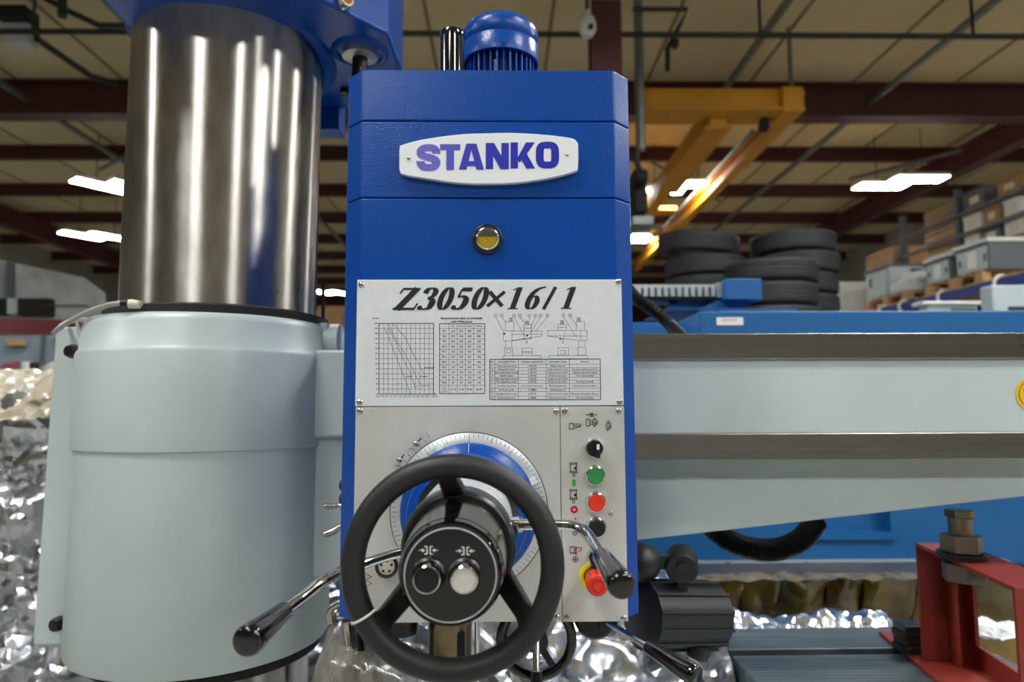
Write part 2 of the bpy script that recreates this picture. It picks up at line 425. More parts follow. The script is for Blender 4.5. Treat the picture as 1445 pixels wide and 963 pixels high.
# ---- yellow crane
cr = thing('jib_crane', 'yellow overhead crane with two runway beams and an end block', 'crane', (2.8, 9, CAM.z+3.5))
zc = CAM.z+3.55
mb = MB(); mb.pbox(905, 124, 1108, 150, 8.1, 8.4); mb.build('cross_beam', CRANE, cr, bevel=0.01)
MB().pbox(905, 150, 1108, 154, 8.02, 8.5).build('cross_flange', CRANE, cr)
MB().pbox(1104, 121, 1136, 156, 8.0, 8.5).build('end_block', CRANE, cr, bevel=0.02)
xw = P(1128, 150, 8.1).x; zr = P(1128, 142, 8.1).z
mb = MB(); ibeam(mb, (xw, 8.1, zr), (xw, 18.5, zr), 0.16, 0.2, 0.03); mb.build('runway_beam', CRANE, cr)
x2 = P(1010, 165, 8.4).x; z2 = P(1010, 165, 8.4).z
MB().box((x2-.11, 8.3, z2-.16), (x2+.11, 13.5, z2+.16)).build('bridge_girder', CRANE, cr, bevel=0.015)
MB().box((x2-.17, 8.3, z2-.19), (x2+.17, 11.0, z2-.16)).build('girder_flange', CRANE, cr)
for px, py in ((1090, 158), (1078, 176)):
    MB().lathe([(0.02, -.04), (.09, -.04), (.09, .04), (.02, .04)], P(px, py, 8.3), (1, 0, 0), 14).build('trolley_wheel', DARK, cr)
MB().pbox(924, 291, 955, 296, 12.5, 12.9).build('end_stop', CRANE, cr)
MB().pbox(922, 322, 950, 329, 14.5, 14.9).build('limit_bracket', CRANE, cr)
MB().tube([(xw-.25, 9, zr-.02), (xw-.25, 15.5, zr-.02)], 0.03, 8).build('power_rail', CONDUIT, cr)
for yy in (8.3, 12.4, 16.8):
    MB().cyl((xw, yy, zr+.1), (xw, yy, ZC+.1), .03, n=8).build('hanger', CONDUIT, cr)

# ================================================================== BACKGROUND, right: racks, crates, tyres
# blue pallet rack running away along the right side
XRk = 5.2
rk = thing('pallet_rack', 'blue pallet rack beam carrying grey enclosures on wooden pallets', 'rack', (XRk+.5, 8, 0))
zb = CAM.z+1.28
for xx in (XRk, XRk+1.0):
    MB().box((xx-.03, 5.0, zb-.11), (xx+.03, 11.8, zb)).build('load_beam', RACKBLUE, rk)
    for y in (5.0, 8.4, 11.8):
        MB().box((xx-.045, y-.045, 0), (xx+.045, y+.045, zb+.02)).build('upright', RACKBLUE, rk)
for i in range(17):
    y = 5.1+i*.4
    MB().box((XRk-.03, y, zb), (XRk+1.03, y+.3, zb+.02)).build('deck_board', WOODM, rk)
# pallets
def pallet(loc, lab):
    t = thing('wooden_pallet', lab, 'pallet', loc, 'pallets on the blue rack')
    x, y, z = loc
    for k in range(5): MB().box((x-.5, y-.5+k*.22, z+.1), (x+.5, y-.5+k*.22+.12, z+.122)).build('deck_board', WOODM, t)
    for a in (-.5, -.05, .4):
        for b in (-.5, -.06, .38): MB().box((x+a, y+b, z+.022), (x+a+.1, y+b+.12, z+.1)).build('block', WOODM, t)
    for k in (0, 2, 4): MB().box((x-.5, y-.5+k*.22, z), (x+.5, y-.5+k*.22+.12, z+.022)).build('bottom_board', WOODM, t)
    return t
zd = zb+.02
pallet((XRk+.5, 7.68, zd), 'pine pallet under the two grey lidded crates on the blue rack')
pallet((XRk+.5, 9.05, zd), 'pine pallet under the grey cabinet and pale cream housing')
def crate(x, y, z, lx, ly, h, lab, body, lid, side, label=True):
    t = thing('lidded_crate', lab, 'crate', (x, y, z), 'grey enclosures on the rack')
    MB().box((x, y, z), (x+lx, y+ly, z+h)).build('body', side, t, bevel=0.008)  # two of the crates get a body darker than their front panel
    MB().box((x-.008, y+.03, z+.02), (x, y+ly-.03, z+h-.03)).build('front_panel', body, t)
    MB().box((x-.03, y-.02, z+h), (x+lx+.03, y+ly+.02, z+h+.05)).build('lid', lid, t, bevel=0.01)
    if label:
        MB().box((x-.011, y+ly*.36, z+h*.2), (x-.008, y+ly*.62, z+h*.8)).build('paper_label', PAPER, t)
    for k in (0.04, ly-.1): MB().box((x-.012, y+k, z+h*.35), (x-.008, y+k+.04, z+h*.6)).build('latch', DARKBOX, t)
    return t
zt = zd+.122
crate(XRk+.05, 7.12, zt, .85, .54, .30, 'larger dark-sided crate with pale lid at the near end of the pallet', GREYBOX, PALEBOX, DARKBOX)
crate(XRk+.05, 7.76, zt, .8, .46, .28, 'grey crate with pale lid standing between the dark crate and the cabinet', GREYBOX, PALEBOX, DARKBOX)
crate(XRk+.56, 8.5, zt, .4, .45, .42, 'plain pale grey box with flat lid behind the cream housing', GREYBOX, GREYBOX, GREYBOX, False)
cab = thing('electrical_cabinet', 'light grey electrical cabinet with one door and dark handle on the rack', 'cabinet', (XRk+.05, 9.1, zt))
MB().box((XRk+.05, 9.0, zt), (XRk+.6, 9.6, zt+.42)).build('cabinet_body', GREYBOX, cab, bevel=0.01)
MB().box((XRk+.03, 9.04, zt+.03), (XRk+.05, 9.5, zt+.38)).build('door', GREYBOX, cab, bevel=0.005)
MB().box((XRk+.015, 9.42, zt+.2), (XRk+.03, 9.45, zt+.32)).build('handle', DARKBOX, cab)
MB().box((XRk+.02, 8.98, zt+.42), (XRk+.63, 9.62, zt+.44)).build('cap', DARKBOX, cab)
ch = thing('pump_housing', 'cream rounded housing with a small cap beside the grey cabinet', 'housing', (XRk+.1, 8.65, zt))
MB().box((XRk+.0, 8.55, zt), (XRk+.5, 8.95, zt+.17)).build('housing_base', PALEBOX, ch, bevel=0.04)
MB().lathe([(.2, 0), (.2, .06), (.16, .1), (0, .11)], (XRk+.25, 8.75, zt+.17), (0, 0, 1), 20).build('dome', PALEBOX, ch)
MB().lathe([(.06, 0), (.06, .06), (0, .06)], (XRk+.25, 8.75, zt+.27), (0, 0, 1), 12).build('cap', DARKBOX, ch)
wb = thing('vented_box', 'pale vented equipment box next to the tyre stack', 'box', (XRk-.2, 10.6, zd))
MB().box((XRk-.2, 10.1, zd), (XRk+.35, 10.7, zd+.52)).build('box_body', PALEBOX, wb, bevel=0.015)
for k in range(5): MB().box((XRk-.21, 10.16, zd+.12+k*.07), (XRk-.2, 10.6, zd+.145+k*.07)).build('vent_slot', GREYBOX, wb)
# lower cabinets just over the blue machine, right edge
g1 = thing('ventilated_cabinet', 'grey cabinet with dark vent slots at the end of the blue machine', 'cabinet', (3.6, 4.55, 0))
MB().box((3.32, 4.5, 0), (4.0, 4.62, CAM.z+.79)).build('cabinet_body', GREYBOX, g1, bevel=0.01)
for k in range(4): MB().box((3.42, 4.488, CAM.z+.62-k*.05), (3.85, 4.5, CAM.z+.64-k*.05)).build('vent_slot', DARK, g1)
g2 = thing('flat_enclosure', 'low pale enclosure with open dark side under the blue rack beam', 'enclosure', (2.9, 4.6, 0))
MB().box((3.12, 4.9, 0), (3.5, 5.0, CAM.z+.71)).build('enclosure_body', GREYBOX, g2, bevel=0.01)
MB().box((3.08, 4.88, CAM.z+.71), (3.54, 5.02, CAM.z+.74)).build('lid', PALEBOX, g2, bevel=0.01)
MB().box((3.3, 4.89, CAM.z+.6), (3.48, 4.9, CAM.z+.69)).build('recess', DARKBOX, g2)
# white ties on the rack beam
for k, (px, py) in enumerate(((1243, 432), (1272, 428), (1327, 420), (1408, 407))):
    q = PX(px, py, XRk-.05)
    tag(MB().torus((XRk, q.y, zb-.055), (0, 1, 0), .085, .018, 20, 6).build('cable_tie', PAPER, None, (XRk, q.y, zb-.055)),
        'white tie wrapped round the blue rack beam', 'tie', 'ties on the blue beam')
# wood shelf behind
XS = 6.6
ws = thing('steel_shelving', 'tall grey steel shelving with wooden decks behind the crates', 'shelf', (XS+.4, 9.5, 0))
for y in (8.1, 9.5, 10.85):
    for xx in (XS, XS+.8):
        MB().box((xx-.04, y-.04, 0), (xx+.04, y+.04, CAM.z+3.05)).build('upright', RACKGREY, ws)
for z in (CAM.z+2.12, CAM.z+2.38, CAM.z+2.68):
    MB().box((XS-.08, 8.05, z-.05), (XS-.045, 10.9, z)).build('shelf_rail', RACKGREY if z > CAM.z+2.2 else WOODM, ws)
    MB().box((XS-.04, 8.15, z-.02), (XS+.75, 10.8 if z < CAM.z+2.2 else 9.45, z)).build('shelf_deck', WOODM, ws)
def boards(x, y0, y1, z0, n, th, lab):
    for k in range(n):
        j = random.uniform(-.022, .022)
        o = MB().box((x-.02+j, y0+j, z0+k*th), (x+.7+j, y1+j, z0+(k+1)*th-.006)).build('plywood_board', PLY, None, (x, (y0+y1)/2, z0+k*th))
        tag(o, lab, 'board', lab)
boards(XS+.04, 9.58, 10.32, CAM.z+2.12, 26, .031, 'raw plywood board in the tall stack between the grey uprights')
boards(XS-.1, 10.95, 11.8, CAM.z+2.14, 15, .03, 'raw plywood board in the low stack beyond the last upright')
tag(MB().box((XS-.12, 10.93, 0), (XS+.7, 11.85, CAM.z+2.14)).build('cardboard_carton', CARD, None, (XS, 11.8, 0), bevel=.01), 'tall brown carton under the low plywood stack', 'carton')
for (y, z, hh, ww, m_, lab) in ((9.1, 2.12, .2, .3, PAPER, 'white carton'), (8.7, 2.12, .22, .35, DARKBOX, 'dark box'), (8.3, 2.12, .2, .32, PAPER, 'white box'),
                           (9.05, 2.38, .2, .34, PAPER, 'white parts box'), (8.7, 2.38, .22, .28, CARD, 'brown parts carton'), (8.35, 2.38, .2, .26, PAPER, 'small white bin'),
                           (8.95, 2.68, .24, .4, DARKBOX, 'dark bin'), (8.3, 2.68, .2, .4, CARD, 'brown bin')):
    lvl = {2.12: 'lowest', 2.38: 'middle', 2.68: 'top'}[z]
    t = thing('storage_box', '%s on the %s deck of the grey steel shelving' % (lab, lvl), 'box', (XS+.1, y, CAM.z+z))
    MB().box((XS-.02, y, CAM.z+z), (XS+.4, y+ww, CAM.z+z+hh)).build('box_body', m_, t, bevel=.006)
    MB().box((XS-.03, y-.01, CAM.z+z+hh), (XS+.41, y+ww+.01, CAM.z+z+hh+.03)).build('lid', m_, t)
    MB().box((XS-.024, y+ww*.25, CAM.z+z+hh*.3), (XS-.02, y+ww*.7, CAM.z+z+hh*.7)).build('paper_label', CREAM, t)
# tyres on a storage deck
td = thing('storage_deck', 'grey steel storage deck that carries the tyre stacks', 'deck', (3.1, 7.2, 0))
zt0 = CAM.z+.692
MB().box((1.5, 5.8, zt0-.08), (4.1, 8.2, zt0)).build('deck_plate', RACKGREY, td)
for x in (1.6, 4.0):
    for y in (5.9, 8.1): MB().box((x-.05, y-.05, 0), (x+.05, y+.05, zt0-.08)).build('leg', RACKGREY, td)
def tire_mesh():
    prof = [(0.27, -.085), (.29, -.1), (.36, -.112), (.42, -.106), (.448, -.092), (.458, -.078)]
    for g in (-.055, -.02, .02, .055):
        prof += [(.46, g-.012), (.46, g-.006), (.45, g-.004), (.45, g+.004), (.46, g+.006)]
    prof += [(.458, .078), (.448, .092), (.42, .106), (.36, .112), (.29, .1), (.27, .085), (.255, .05), (.255, -.05), (.27, -.085)]
    prof = [(r_*.957, t_) for r_, t_ in prof]
    return MB().lathe(prof, (0, 0, 0), (0, 0, 1), 56, cap=False)
tp = None
def tire(cx, cy, z, tilt, lab, grp):
    global tp
    if tp is None:
        o = tire_mesh().build('tire', TIRE, None, (0, 0, 0), angle=50); tp = o
    else:
        o = tp.copy(); COL.objects.link(o)
    o.location = (cx, cy, z); o.rotation_euler = (tilt[0], tilt[1], random.uniform(0, 3))
    tag(o, lab, 'tire', grp)
def stack(px, Y, n, lab, jit):
    c = P(px, 400, Y)
    for k in range(n):
        a, b = jit[k]
        w_ = 'top' if k == n-1 else ('bottom', 'second', 'third', 'fourth')[k]
        tire(c.x+a, Y+b, zt0+.113+k*.226, (0, 0), '%s worn black tyre of the %s' % (w_, lab), 'tyres of the '+lab)
stack(1121, 7.3, 5, 'tall upright stack beside the vented box', [(0, 0), (0, 0), (.0, 0), (.03, 0), (-.01, 0)])
stack(1086, 6.6, 3, 'short stack in front of the tall stack', [(0, 0), (0, 0), (.01, 0)])
c = P(992, 400, 7.45)
for k, w_ in enumerate(('bottom', 'second', 'third', 'fourth')):
    tire(c.x+(.0, .02, 0, .03)[k], 7.45, zt0+.113+k*.226, (0, 0), '%s black tyre lying flat in the slumped pile' % w_, 'tyres in the slumped pile')
tire(c.x-.05, 7.43, zt0+1.06, (0, -.11), 'tilted black tyre on top of the slumped pile', 'tyres in the slumped pile')

# ================================================================== BACKGROUND, left
sh = thing('sheet_metal_hood', 'dull galvanised sheet-metal hood over a maroon beam at the block wall', 'hood', P(60, 450, 9.0))
a, b = P(-60, 352, 9.0), P(120, 452, 9.0)
c1, c2, c3, c4 = P(-80, 350, 8.2), P(119, 392, 9.6), P(119, 452, 9.6), P(-80, 452, 8.2)
off = Vector((-.5, 1.4, 0))
MB().prism([c4, c3, c2, c1], [c4+off, c3+off, c2+off, c1+off]).build('hood_shell', SHEET, sh)
def inset(px0, py0, px1, py1, m_, nm, d=.14):
    def pt(px, py):
        e = P(px, py, 1.0)-CAM; n_ = Vector((-(c2-c1).y, (c2-c1).x, 0)).normalized()
        if n_.y > 0: n_ = -n_
        return CAM+e*(((c1-CAM).dot(n_)+d)/e.dot(n_))
    q = [pt(px0, py1), pt(px1, py1), pt(px1, py0), pt(px0, py0)]
    MB().prism(q, [p+Vector((0, d, 0)) for p in q]).build(nm, m_, sh)
inset(-60, 421, 6, 444, DARK, 'opening'); inset(25, 421, 68, 446, DARK, 'opening'); inset(10, 421, 22, 443, GREYBOX, 'jamb')
for q_ in (c4+Vector((.1, .3, 0)), c3+Vector((-.3, .4, 0)), c3+Vector((-.6, 1.2, 0))):
    MB().box((q_.x-.05, q_.y, 0), (q_.x+.05, q_.y+.1, q_.z+.02)).build('support_leg', BEAM, sh)
inset(9, 368, 11, 420, DARKBOX, 'panel_seam')
inset(60, 430, 118, 431, DARKBOX, 'panel_seam')
rb = MB().prism([P(-60, 475, 7.0), P(98, 470, 8.6), P(98, 452, 8.6), P(-60, 447, 7.0)], [p+Vector((-.1, .5, 0)) for p in (P(-60, 475, 7.0), P(98, 470, 8.6), P(98, 452, 8.6), P(-60, 447, 7.0))]).build('maroon_beam', mat('maroon_gloss', rgb(128, 62, 66), 0.4, var=.08), None, P(20, 475, 7.5))
tag(rb, 'maroon painted beam running below the sheet-metal hood', 'beam')
gc = thing('grey_machine_cabinet', 'blue-grey machine cabinet with red script mark under the maroon beam', 'cabinet', P(10, 560, 6.0))
q0, q1 = P(-70, 474, 6.2), P(56, 640, 6.2)
MB().box((q0.x, 6.2, 0), (q1.x, 6.9, q0.z)).build('cabinet_body', mat('blue_grey_paint', rgb(126, 138, 146), .45, var=.08), gc, bevel=.01)
MB().box((q1.x-.03, 6.17, .1), (q1.x, 6.2, q0.z)).build('door_edge', DARKBOX, gc)
mb = MB(); stroke(mb, smooth([(2, 520), (8, 514), (12, 519), (16, 512), (20, 519), (24, 511), (27, 519)], 4), 1.2, .9, 6.19); mb.build('script_mark', INKR, gc)
MB().cyl(P(38, 526, 6.1), P(38, 511, 6.1), 0.045, n=14).build('canister', PALEBOX, gc)
MB().cyl(P(48, 526, 6.1), P(48, 512, 6.1), 0.035, n=14).build('black_canister', DARK, gc)
MB().bar(P(10, 483, 6.15), P(36, 484, 6.15), .03, .05).build('pull_handle', WOODM, gc)
q0, q1 = P(50, 474, 6.95), P(96, 640, 6.95)
wc = MB().box((q0.x, 6.95, 0), (q1.x, 7.6, q0.z)).build('white_cabinet', PALEBOX, None, (q0.x, 7, 0), bevel=.01)
tag(wc, 'plain white cabinet side next to the blue-grey machine cabinet', 'cabinet')
# far stacked goods between column and head
for k, (px, py, ww, hh, m_, lab) in enumerate(((455, 440, .9, .8, CARD, 'brown carton far behind the column, on the floor stack'), (478, 432, 1.0, 1.0, WOODM, 'orange-brown timber crate far behind the drill head'), )):
    q = P(px, py, 15.0+k)
    t = thing('shipping_crate', lab, 'crate', (q.x, 15+k, 0))
    MB().box((q.x-ww/2, 15+k, 0), (q.x+ww/2, 15.8+k, q.z)).build('crate_body', m_, t, bevel=.02)
    for j in range(3): MB().box((q.x-ww/2-.02, 14.98+k, q.z-.15-j*.7), (q.x+ww/2+.02, 15+k, q.z-.05-j*.7)).build('batten', m_, t)

# ================================================================== BLUE MACHINE behind the arm
YM = 2.25
bm = thing('blue_machine_tool', 'long blue machine tool standing behind the drill arm', 'machine', (1.2, YM+.4, 0))
zt1 = P(1200, 440, YM).z; zl = P(1200, 797, YM).z
xa = P(985, 440, YM).x
rz0, rz1 = P(1150, 752, YM).z, P(1150, 712, YM).z
rx0, rx1 = P(1120, 740, YM).x, P(1257, 740, YM).x
# front built in four slabs round a recessed pocket
mb = MB()
mb.box((-.3, YM, zl), (rx0, YM+.9, rz1+.09)); mb.box((rx1, YM, zl), (2.6, YM+.9, rz1+.09))
mb.box((rx0, YM, zl), (rx1, YM+.9, rz0)); mb.box((-.3, YM, rz1+.09), (2.6, YM+.9, zt1-.16)); mb.box((rx0, YM+.05, rz0), (rx1, YM+.9, rz1+.09))
mb.build('body_panel', BACKBLUE, bm)
MB().box((rx0, YM-.012, rz0-.022), (rx1+.01, YM, rz0-.008)).build('recess_lip', BACKBLUE, bm)
MB().box((xa, YM-.02, zt1-.16), (2.62, YM+.92, zt1)).build('top_rail', BACKBLUE, bm, bevel=.006)
MB().box((-.25, YM+.25, zt1-.16), (xa-.01, YM+.9, zt1-.005)).build('rear_rail', BACKBLUE, bm, bevel=.006)
MB().box((-.3, YM+.05, 0), (2.6, YM+.85, zl)).build('plinth', BACKBLUE, bm)
MB().pbox(1011, 448, 1049, 459, YM-.021, YM-.024).build('sticker', PAPER, bm)
mb = MB()
for yy in (451.2, 453): stroke(mb, [(1018, yy), (1040, yy-.2)], .4, .4, YM-.0245)
mb.build('sticker_print', mat('pale_red_print', rgb(210, 130, 120), .6, var=.05), bm)
w0, w1 = P(905, 795, YM-.03), P(1424, 806, YM-.03)
MB().box((w0.x, YM-.04, w1.z), (w1.x, YM, w0.z)).build('way_strip', SHEET, bm)
for px in (1027, 1138, 1412): MB().lathe([(.012, 0), (.012, .008), (0, .01)], P(px, 799, YM-.04), (0, -1, 0), 14).build('bolt', DARKSTEEL, bm)
# tilted bracket, block and cable chain on top
q = [P(930, 440, 2.6), P(985, 440, 2.6), P(1010, 422, 2.6), P(962, 422, 2.6)]
MB().prism(q, [p+Vector((0, .3, 0)) for p in q]).build('sloped_bracket', BACKBLUE, bm, bevel=.004)
q = [P(985, 438, 2.55), P(1040, 440, 2.55), P(1072, 424, 2.55), P(1012, 424, 2.55)]
MB().prism(q, [p+Vector((0, .3, 0)) for p in q]).build('block_arm', BACKBLUE, bm)
MB().pbox(1023, 393, 1076, 423, 2.5, 2.8).build('end_block', BACKBLUE, bm, bevel=.004)
MB().pbox(1020, 436, 1126, 441, 2.4, 2.5).build('cover_strip', BACKBLUE, bm)
z0, z1 = P(960, 419, 2.55).z, P(960, 401, 2.55).z
x0, x1 = P(860, 410, 2.55).x, P(1022, 410, 2.55).x
MB().box((x0, 2.56, z1-.012), (x1, 2.7, z1)).build('chain_cover', SHEET, bm)
n = 17
for k in range(n):
    xx = x0+(x1-x0)*k/n
    MB().box((xx, 2.545, z0), (xx+.017, 2.7, z1-.008)).build('chain_link', SHEET, bm, bevel=.003)
MB().box((x1-.03, 2.54, z0-.004), (x1, 2.71, z1+.003)).build('chain_bracket', SHEET, bm)
MB().box((x0, 2.56, z0-.01), (x1, 2.7, z0-.001)).build('chain_tray', DARKSTEEL, bm)
# sensor bits on the far edge of the machine
# amber film folds under the way strip
af = thing('amber_film_cover', 'amber oily film folded over the bed under the blue machine', 'cover', (.9, 2.0, 0))
folds = [884, 960, 1045, 1097, 1165, 1215, 1290, 1375, 1470]
YA = 2.05
for k in range(len(folds)-1):
    x0, x1 = P(folds[k], 840, YA).x, P(folds[k+1], 840, YA).x
    zt_, zb_ = P(1100, 812, YA).z, P(1100, 886, YA).z
    nx, nz = 9, 9; vs = []; fs = []
    for i in range(nx+1):
        for j in range(nz+1):
            u, v = i/nx, j/nz
            bul = math.sin(PI*u)**.5*.013*(0.5+math.sin(PI*v))
            nn = noise.noise(Vector((x0*7+u*2.3, v*2.1, k*3.1)))*.018
            vs.append((x0+(x1-x0)*u, YA-bul+nn-.06*(v-.5), zb_+(zt_-zb_)*v+nn*.5))
    for i in range(nx):
        for j in range(nz):
            a0 = i*(nz+1)+j; fs.append([a0, a0+nz+1, a0+nz+2, a0+1])
    MB().add(vs, fs).build('film_fold', AMBER, af, angle=60)
MB().box((P(884, 840, YA).x, YA+.02, 0), (P(1470, 840, YA).x, YA+.15, P(1100, 812, YA).z)).build('bed_block', AMBER, af)
vs = []; fs = []; n = 90
for i in range(n+1):
    xx = P(884, 810, 2.02).x+(P(1470, 810, 2.02).x-P(884, 810, 2.02).x)*i/n
    for j in range(4):
        r_ = noise.noise(Vector((xx*22, j*1.7, 0)))*.012
        vs.append((xx, 1.99+j*.02+r_, P(1100, 818-j, 2.0).z+r_*.6))
for i in range(n):
    for j in range(3): fs.append([i*4+j, (i+1)*4+j, (i+1)*4+j+1, i*4+j+1])
MB().add(vs, fs).build('film_hem', mat('brown_oily_film', rgb(150, 132, 96), .15, coat=.7, col2=rgb(96, 80, 44), vscale=14, bump=.3, bscale=60), af, angle=20)

# ================================================================== FOIL
def crumple(p, s, oct_=4, seed=0.0):
    v = 0; a = 1; oct_ = min(oct_, 3)
    q = Vector(p)*s+Vector((seed, seed*1.7, seed*.3))
    for k in range(oct_):
        v += a*(abs(noise.noise(q))*2-.5); q = q*2.07+Vector((3.1, 1.7, 5.3)); a *= .52
    return v
def foil(name, fn, nu, nv, amp, scale, m_, lab, cat, seed=0, origin=None, angle=22, extra=None):
    vs = []; fs = []
    for i in range(nu+1):
        for j in range(nv+1):
            u, v = i/nu, j/nv
            p = Vector(fn(u, v)); e = 1e-3
            du = Vector(fn(min(1, u+e), v))-Vector(fn(max(0, u-e), v)); dv = Vector(fn(u, min(1, v+e)))-Vector(fn(u, max(0, v-e)))
            nrm = du.cross(dv).normalized()
            vs.append(p+nrm*amp*crumple(p, scale, 4, seed)+Vector((0, 0, amp*.3*crumple(p, scale*1.3, 2, seed+9))))
    for i in range(nu):
        for j in range(nv):
            a0 = i*(nv+1)+j
            if (i+j) % 2: fs += [[a0, a0+nv+1, a0+nv+2], [a0, a0+nv+2, a0+1]]
            else: fs += [[a0, a0+nv+1, a0+1], [a0+nv+1, a0+nv+2, a0+1]]
    o = MB().add(vs, fs).build(name, m_, None, origin, angle=angle)
    return tag(o, lab, cat)
# left: machine wrapped in foil, its top under beige film
zft = P(60, 528, 1.95).z
def f_left(u, v):       # v: floor -> top edge -> back over the top
    x = -1.75+1.35*u
    if v < .8: return (x, 1.9+.05*math.sin(5*u), (zft-.1)*v/.8)
    t = (v-.8)/.2; return (x, 1.9+.5*t, zft-.1+.1*math.sin(min(1, t*1.6)*PI/2))
foil('foil_wrap', f_left, 110, 120, .045, 5.6, FOIL, 'crumpled silver foil wrapped round the crated machine behind the column', 'foil', 3.0, (-1.1, 1.9, 0))
def f_ltop(u, v):
    x = -1.75+1.3*u
    t = v
    e_ = (.17+.09*noise.noise(Vector((u*6, 0, 3.3))))
    return (x, 1.86+.5*t, zft-e_+e_*math.sin(min(1, t*2.0)*PI/2)+.02)
foil('wrap_film', f_ltop, 110, 50, .016, 13, mat('beige_glossy_film', rgb(208, 198, 178), .2, coat=.6, col2=rgb(170, 158, 134), vscale=7, bump=.5, bscale=30),
     'beige glossy film over the top of the foil-wrapped machine', 'film', 5.0, (-1.1, 2.0, zft-.1))
wcr = MB().box((-1.72, 2.0, 0), (-.5, 2.5, zft-.14)).build('crated_machine', CARD, None, (-1.1, 2.2, 0))
tag(wcr, 'carton-clad machine inside the silver foil behind the column', 'crate')
# centre mound under the head
def f_mid(u, v):
    x = -.33+.82*u
    if v < .25: return (x, 1.28+.02*math.sin(9*u), .21+.29*v/.25+.05*math.sin(u*7+1)*v/.25)
    v = (v-.25)/.75; y = 1.28+.62*v
    z = .50+.30*math.sin(v*PI*.5)+.05*math.sin(u*7+1)*(1-v)+.03*math.sin(11*u+5*v)
    return (x, y, z)
foil('foil_sheet', f_mid, 70, 68, .075, 3.6, FOIL, 'loose crumpled silver foil heaped below the drill head', 'foil', 1.0, (0, 1.5, .5))
def f_tab(u, v):
    x = .50+.50*u; y = 1.73+.16*v
    return (x, y, .672+.038*math.sin(PI*v)+.008*math.sin(9*u))
foil('foil_strip', f_tab, 60, 16, .018, 8, FOIL, 'strip of crumpled foil along the rear edge of the slotted table', 'foil', 8.0, (.7, 1.65, .76))
def f_wh(u, v):
    x = 1.10+.28*u; y = 1.6+.2*v
    return (x, y, .66+.09*(1-u)*math.sin(PI*min(1, v+.2))+.01)
foil('plastic_wrap', f_wh, 26, 20, .025, 12, SPRING, 'white crumpled plastic lying behind the red jack frame', 'plastic', 2.0, (1.05, 1.55, .72))

# ================================================================== SLOTTED TABLE and RED JACK
ZT = 0.706
tb = thing('slotted_table', 'dark slotted cast-iron work table with blue sides under the arm', 'table', (.8, 1.4, .2))
TX0, TX1 = P(1029, 915, 1.54).x, 1.075
MB().box((TX0-.01, 1.1, .2), (TX1, 1.70, ZT-.05)).build('table_body', mat('table_blue_paint', rgb(26, 62, 130), .4, var=.1), tb, bevel=.006)
for (y0, y1) in ((1.1, 1.30), (1.335, 1.525), (1.562, 1.70)):
    MB().box((TX0, y0, ZT-.05), (TX1 if y0 < 1.5 else TX1-.02, y1, ZT)).build('table_top_strip', TABLE, tb, bevel=.003)
    k = 0
    while y0+.012+k*.016 < y1-.01:
        yy = y0+.012+k*.016; k += 1
        MB().box((TX0+.002, yy, ZT), (TX1-.024, yy+.0146, ZT+.0008)).build('machined_rib', TABLE, tb)
bx, by = .885, 1.327
JT = P(1350, 788, by).z
jk = thing('red_jack_frame', 'red welded steel support frame standing on the slotted table', 'support', (bx, by, ZT))
JX0, JX1 = bx-.024, bx+.072
JY0, JY1 = by-.215, by+.148
JB = ZT+.0009
MB().box((JX0-.022, JY0-.03, JB), (JX1, JY1+.17, JB+.008)).build('base_plate', REDSTEEL, jk, bevel=.001)
MB().box((JX0, JY1-.008, JB+.008), (JX1, JY1, JT)).build('rear_post', REDSTEEL, jk, bevel=.001)
MB().box((JX0, JY0, JB+.008), (JX1, JY0+.008, JT)).build('front_post', REDSTEEL, jk, bevel=.001)
MB().box((JX0, JY0+.008, JT-.008), (JX1, JY1-.008, JT)).build('top_bar', REDSTEEL, jk, bevel=.001)
mb = MB(); X = JX1-.007
mb.box((X, JY0+.008, JB+.008), (JX1, JY0+.04, JT-.008)); mb.box((X, JY1-.04, JB+.008), (JX1, JY1-.008, JT-.008))
mb.box((X, JY0+.04, JT-.045), (JX1, JY1-.04, JT-.008)); mb.box((X, JY0+.04, JB+.008), (JX1, JY1-.04, JB+.05)); mb.build('web_lip', REDSTEEL, jk)
MB().box((JX0+.05, JY1-.05, JB+.008), (JX0+.056, JY1-.008, JT-.01)).build('stiffener', REDSTEEL, jk)
mb = MB()
for i in range(26): mb.lathe([(0, -.003), (.004, 0), (0, .003)], (JX0+.003+i*.0034, JY1-.011+random.uniform(-.001, .001), JB+.01), (1, 0, 0), 6)
mb.build('weld_bead', REDSTEEL, jk)
zbot = P(1348, 719, by).z
mb = MB(); prof = []
zz = JT-.03
while zz < zbot-.012:
    prof += [(.0205, zz), (.0232, zz+.0017)]; zz += .0034
prof.append((.0205, zbot-.012)); mb.lathe([(0, JT-.03)]+prof+[(0, zbot-.012)], (bx, by, 0), (0, 0, 1), 24); mb.build('threaded_bolt', SCREW, jk, angle=60)
MB().lathe([(.026, zbot-.014), (.026, zbot-.001)], (bx, by, 0), (0, 0, 1), 6, .3).build('bolt_head', QUILL, jk, bevel=.001)
MB().lathe([(.037, JT+.012), (.037, JT+.044)], (bx, by, 0), (0, 0, 1), 6, .35).build('hex_nut', mat('worn_nut_steel', rgb(128, 120, 108), .42, .7, var=.12, vscale=40), jk, bevel=.002)
MB().lathe([(.044, JT+.005), (.044, JT+.011)], (bx, by, 0), (0, 0, 1), 36).build('washer', BLACKP, jk)
MB().lathe([(.040, JT), (.040, JT+.005)], (bx+.002, by, 0), (0, 0, 1), 36).build('washer', BLACKP, jk)
MB().lathe([(.038, JT-.042), (.038, JT-.0085)], (bx, by, 0), (0, 0, 1), 6, .8).build('hex_nut', mat('worn_nut_steel', rgb(128, 120, 108), .42, .7, var=.12, vscale=40), jk, bevel=.002)
jk.rotation_euler = (0, 0, math.radians(-9))
ordw = ('bottom', 'second', 'third', 'top')
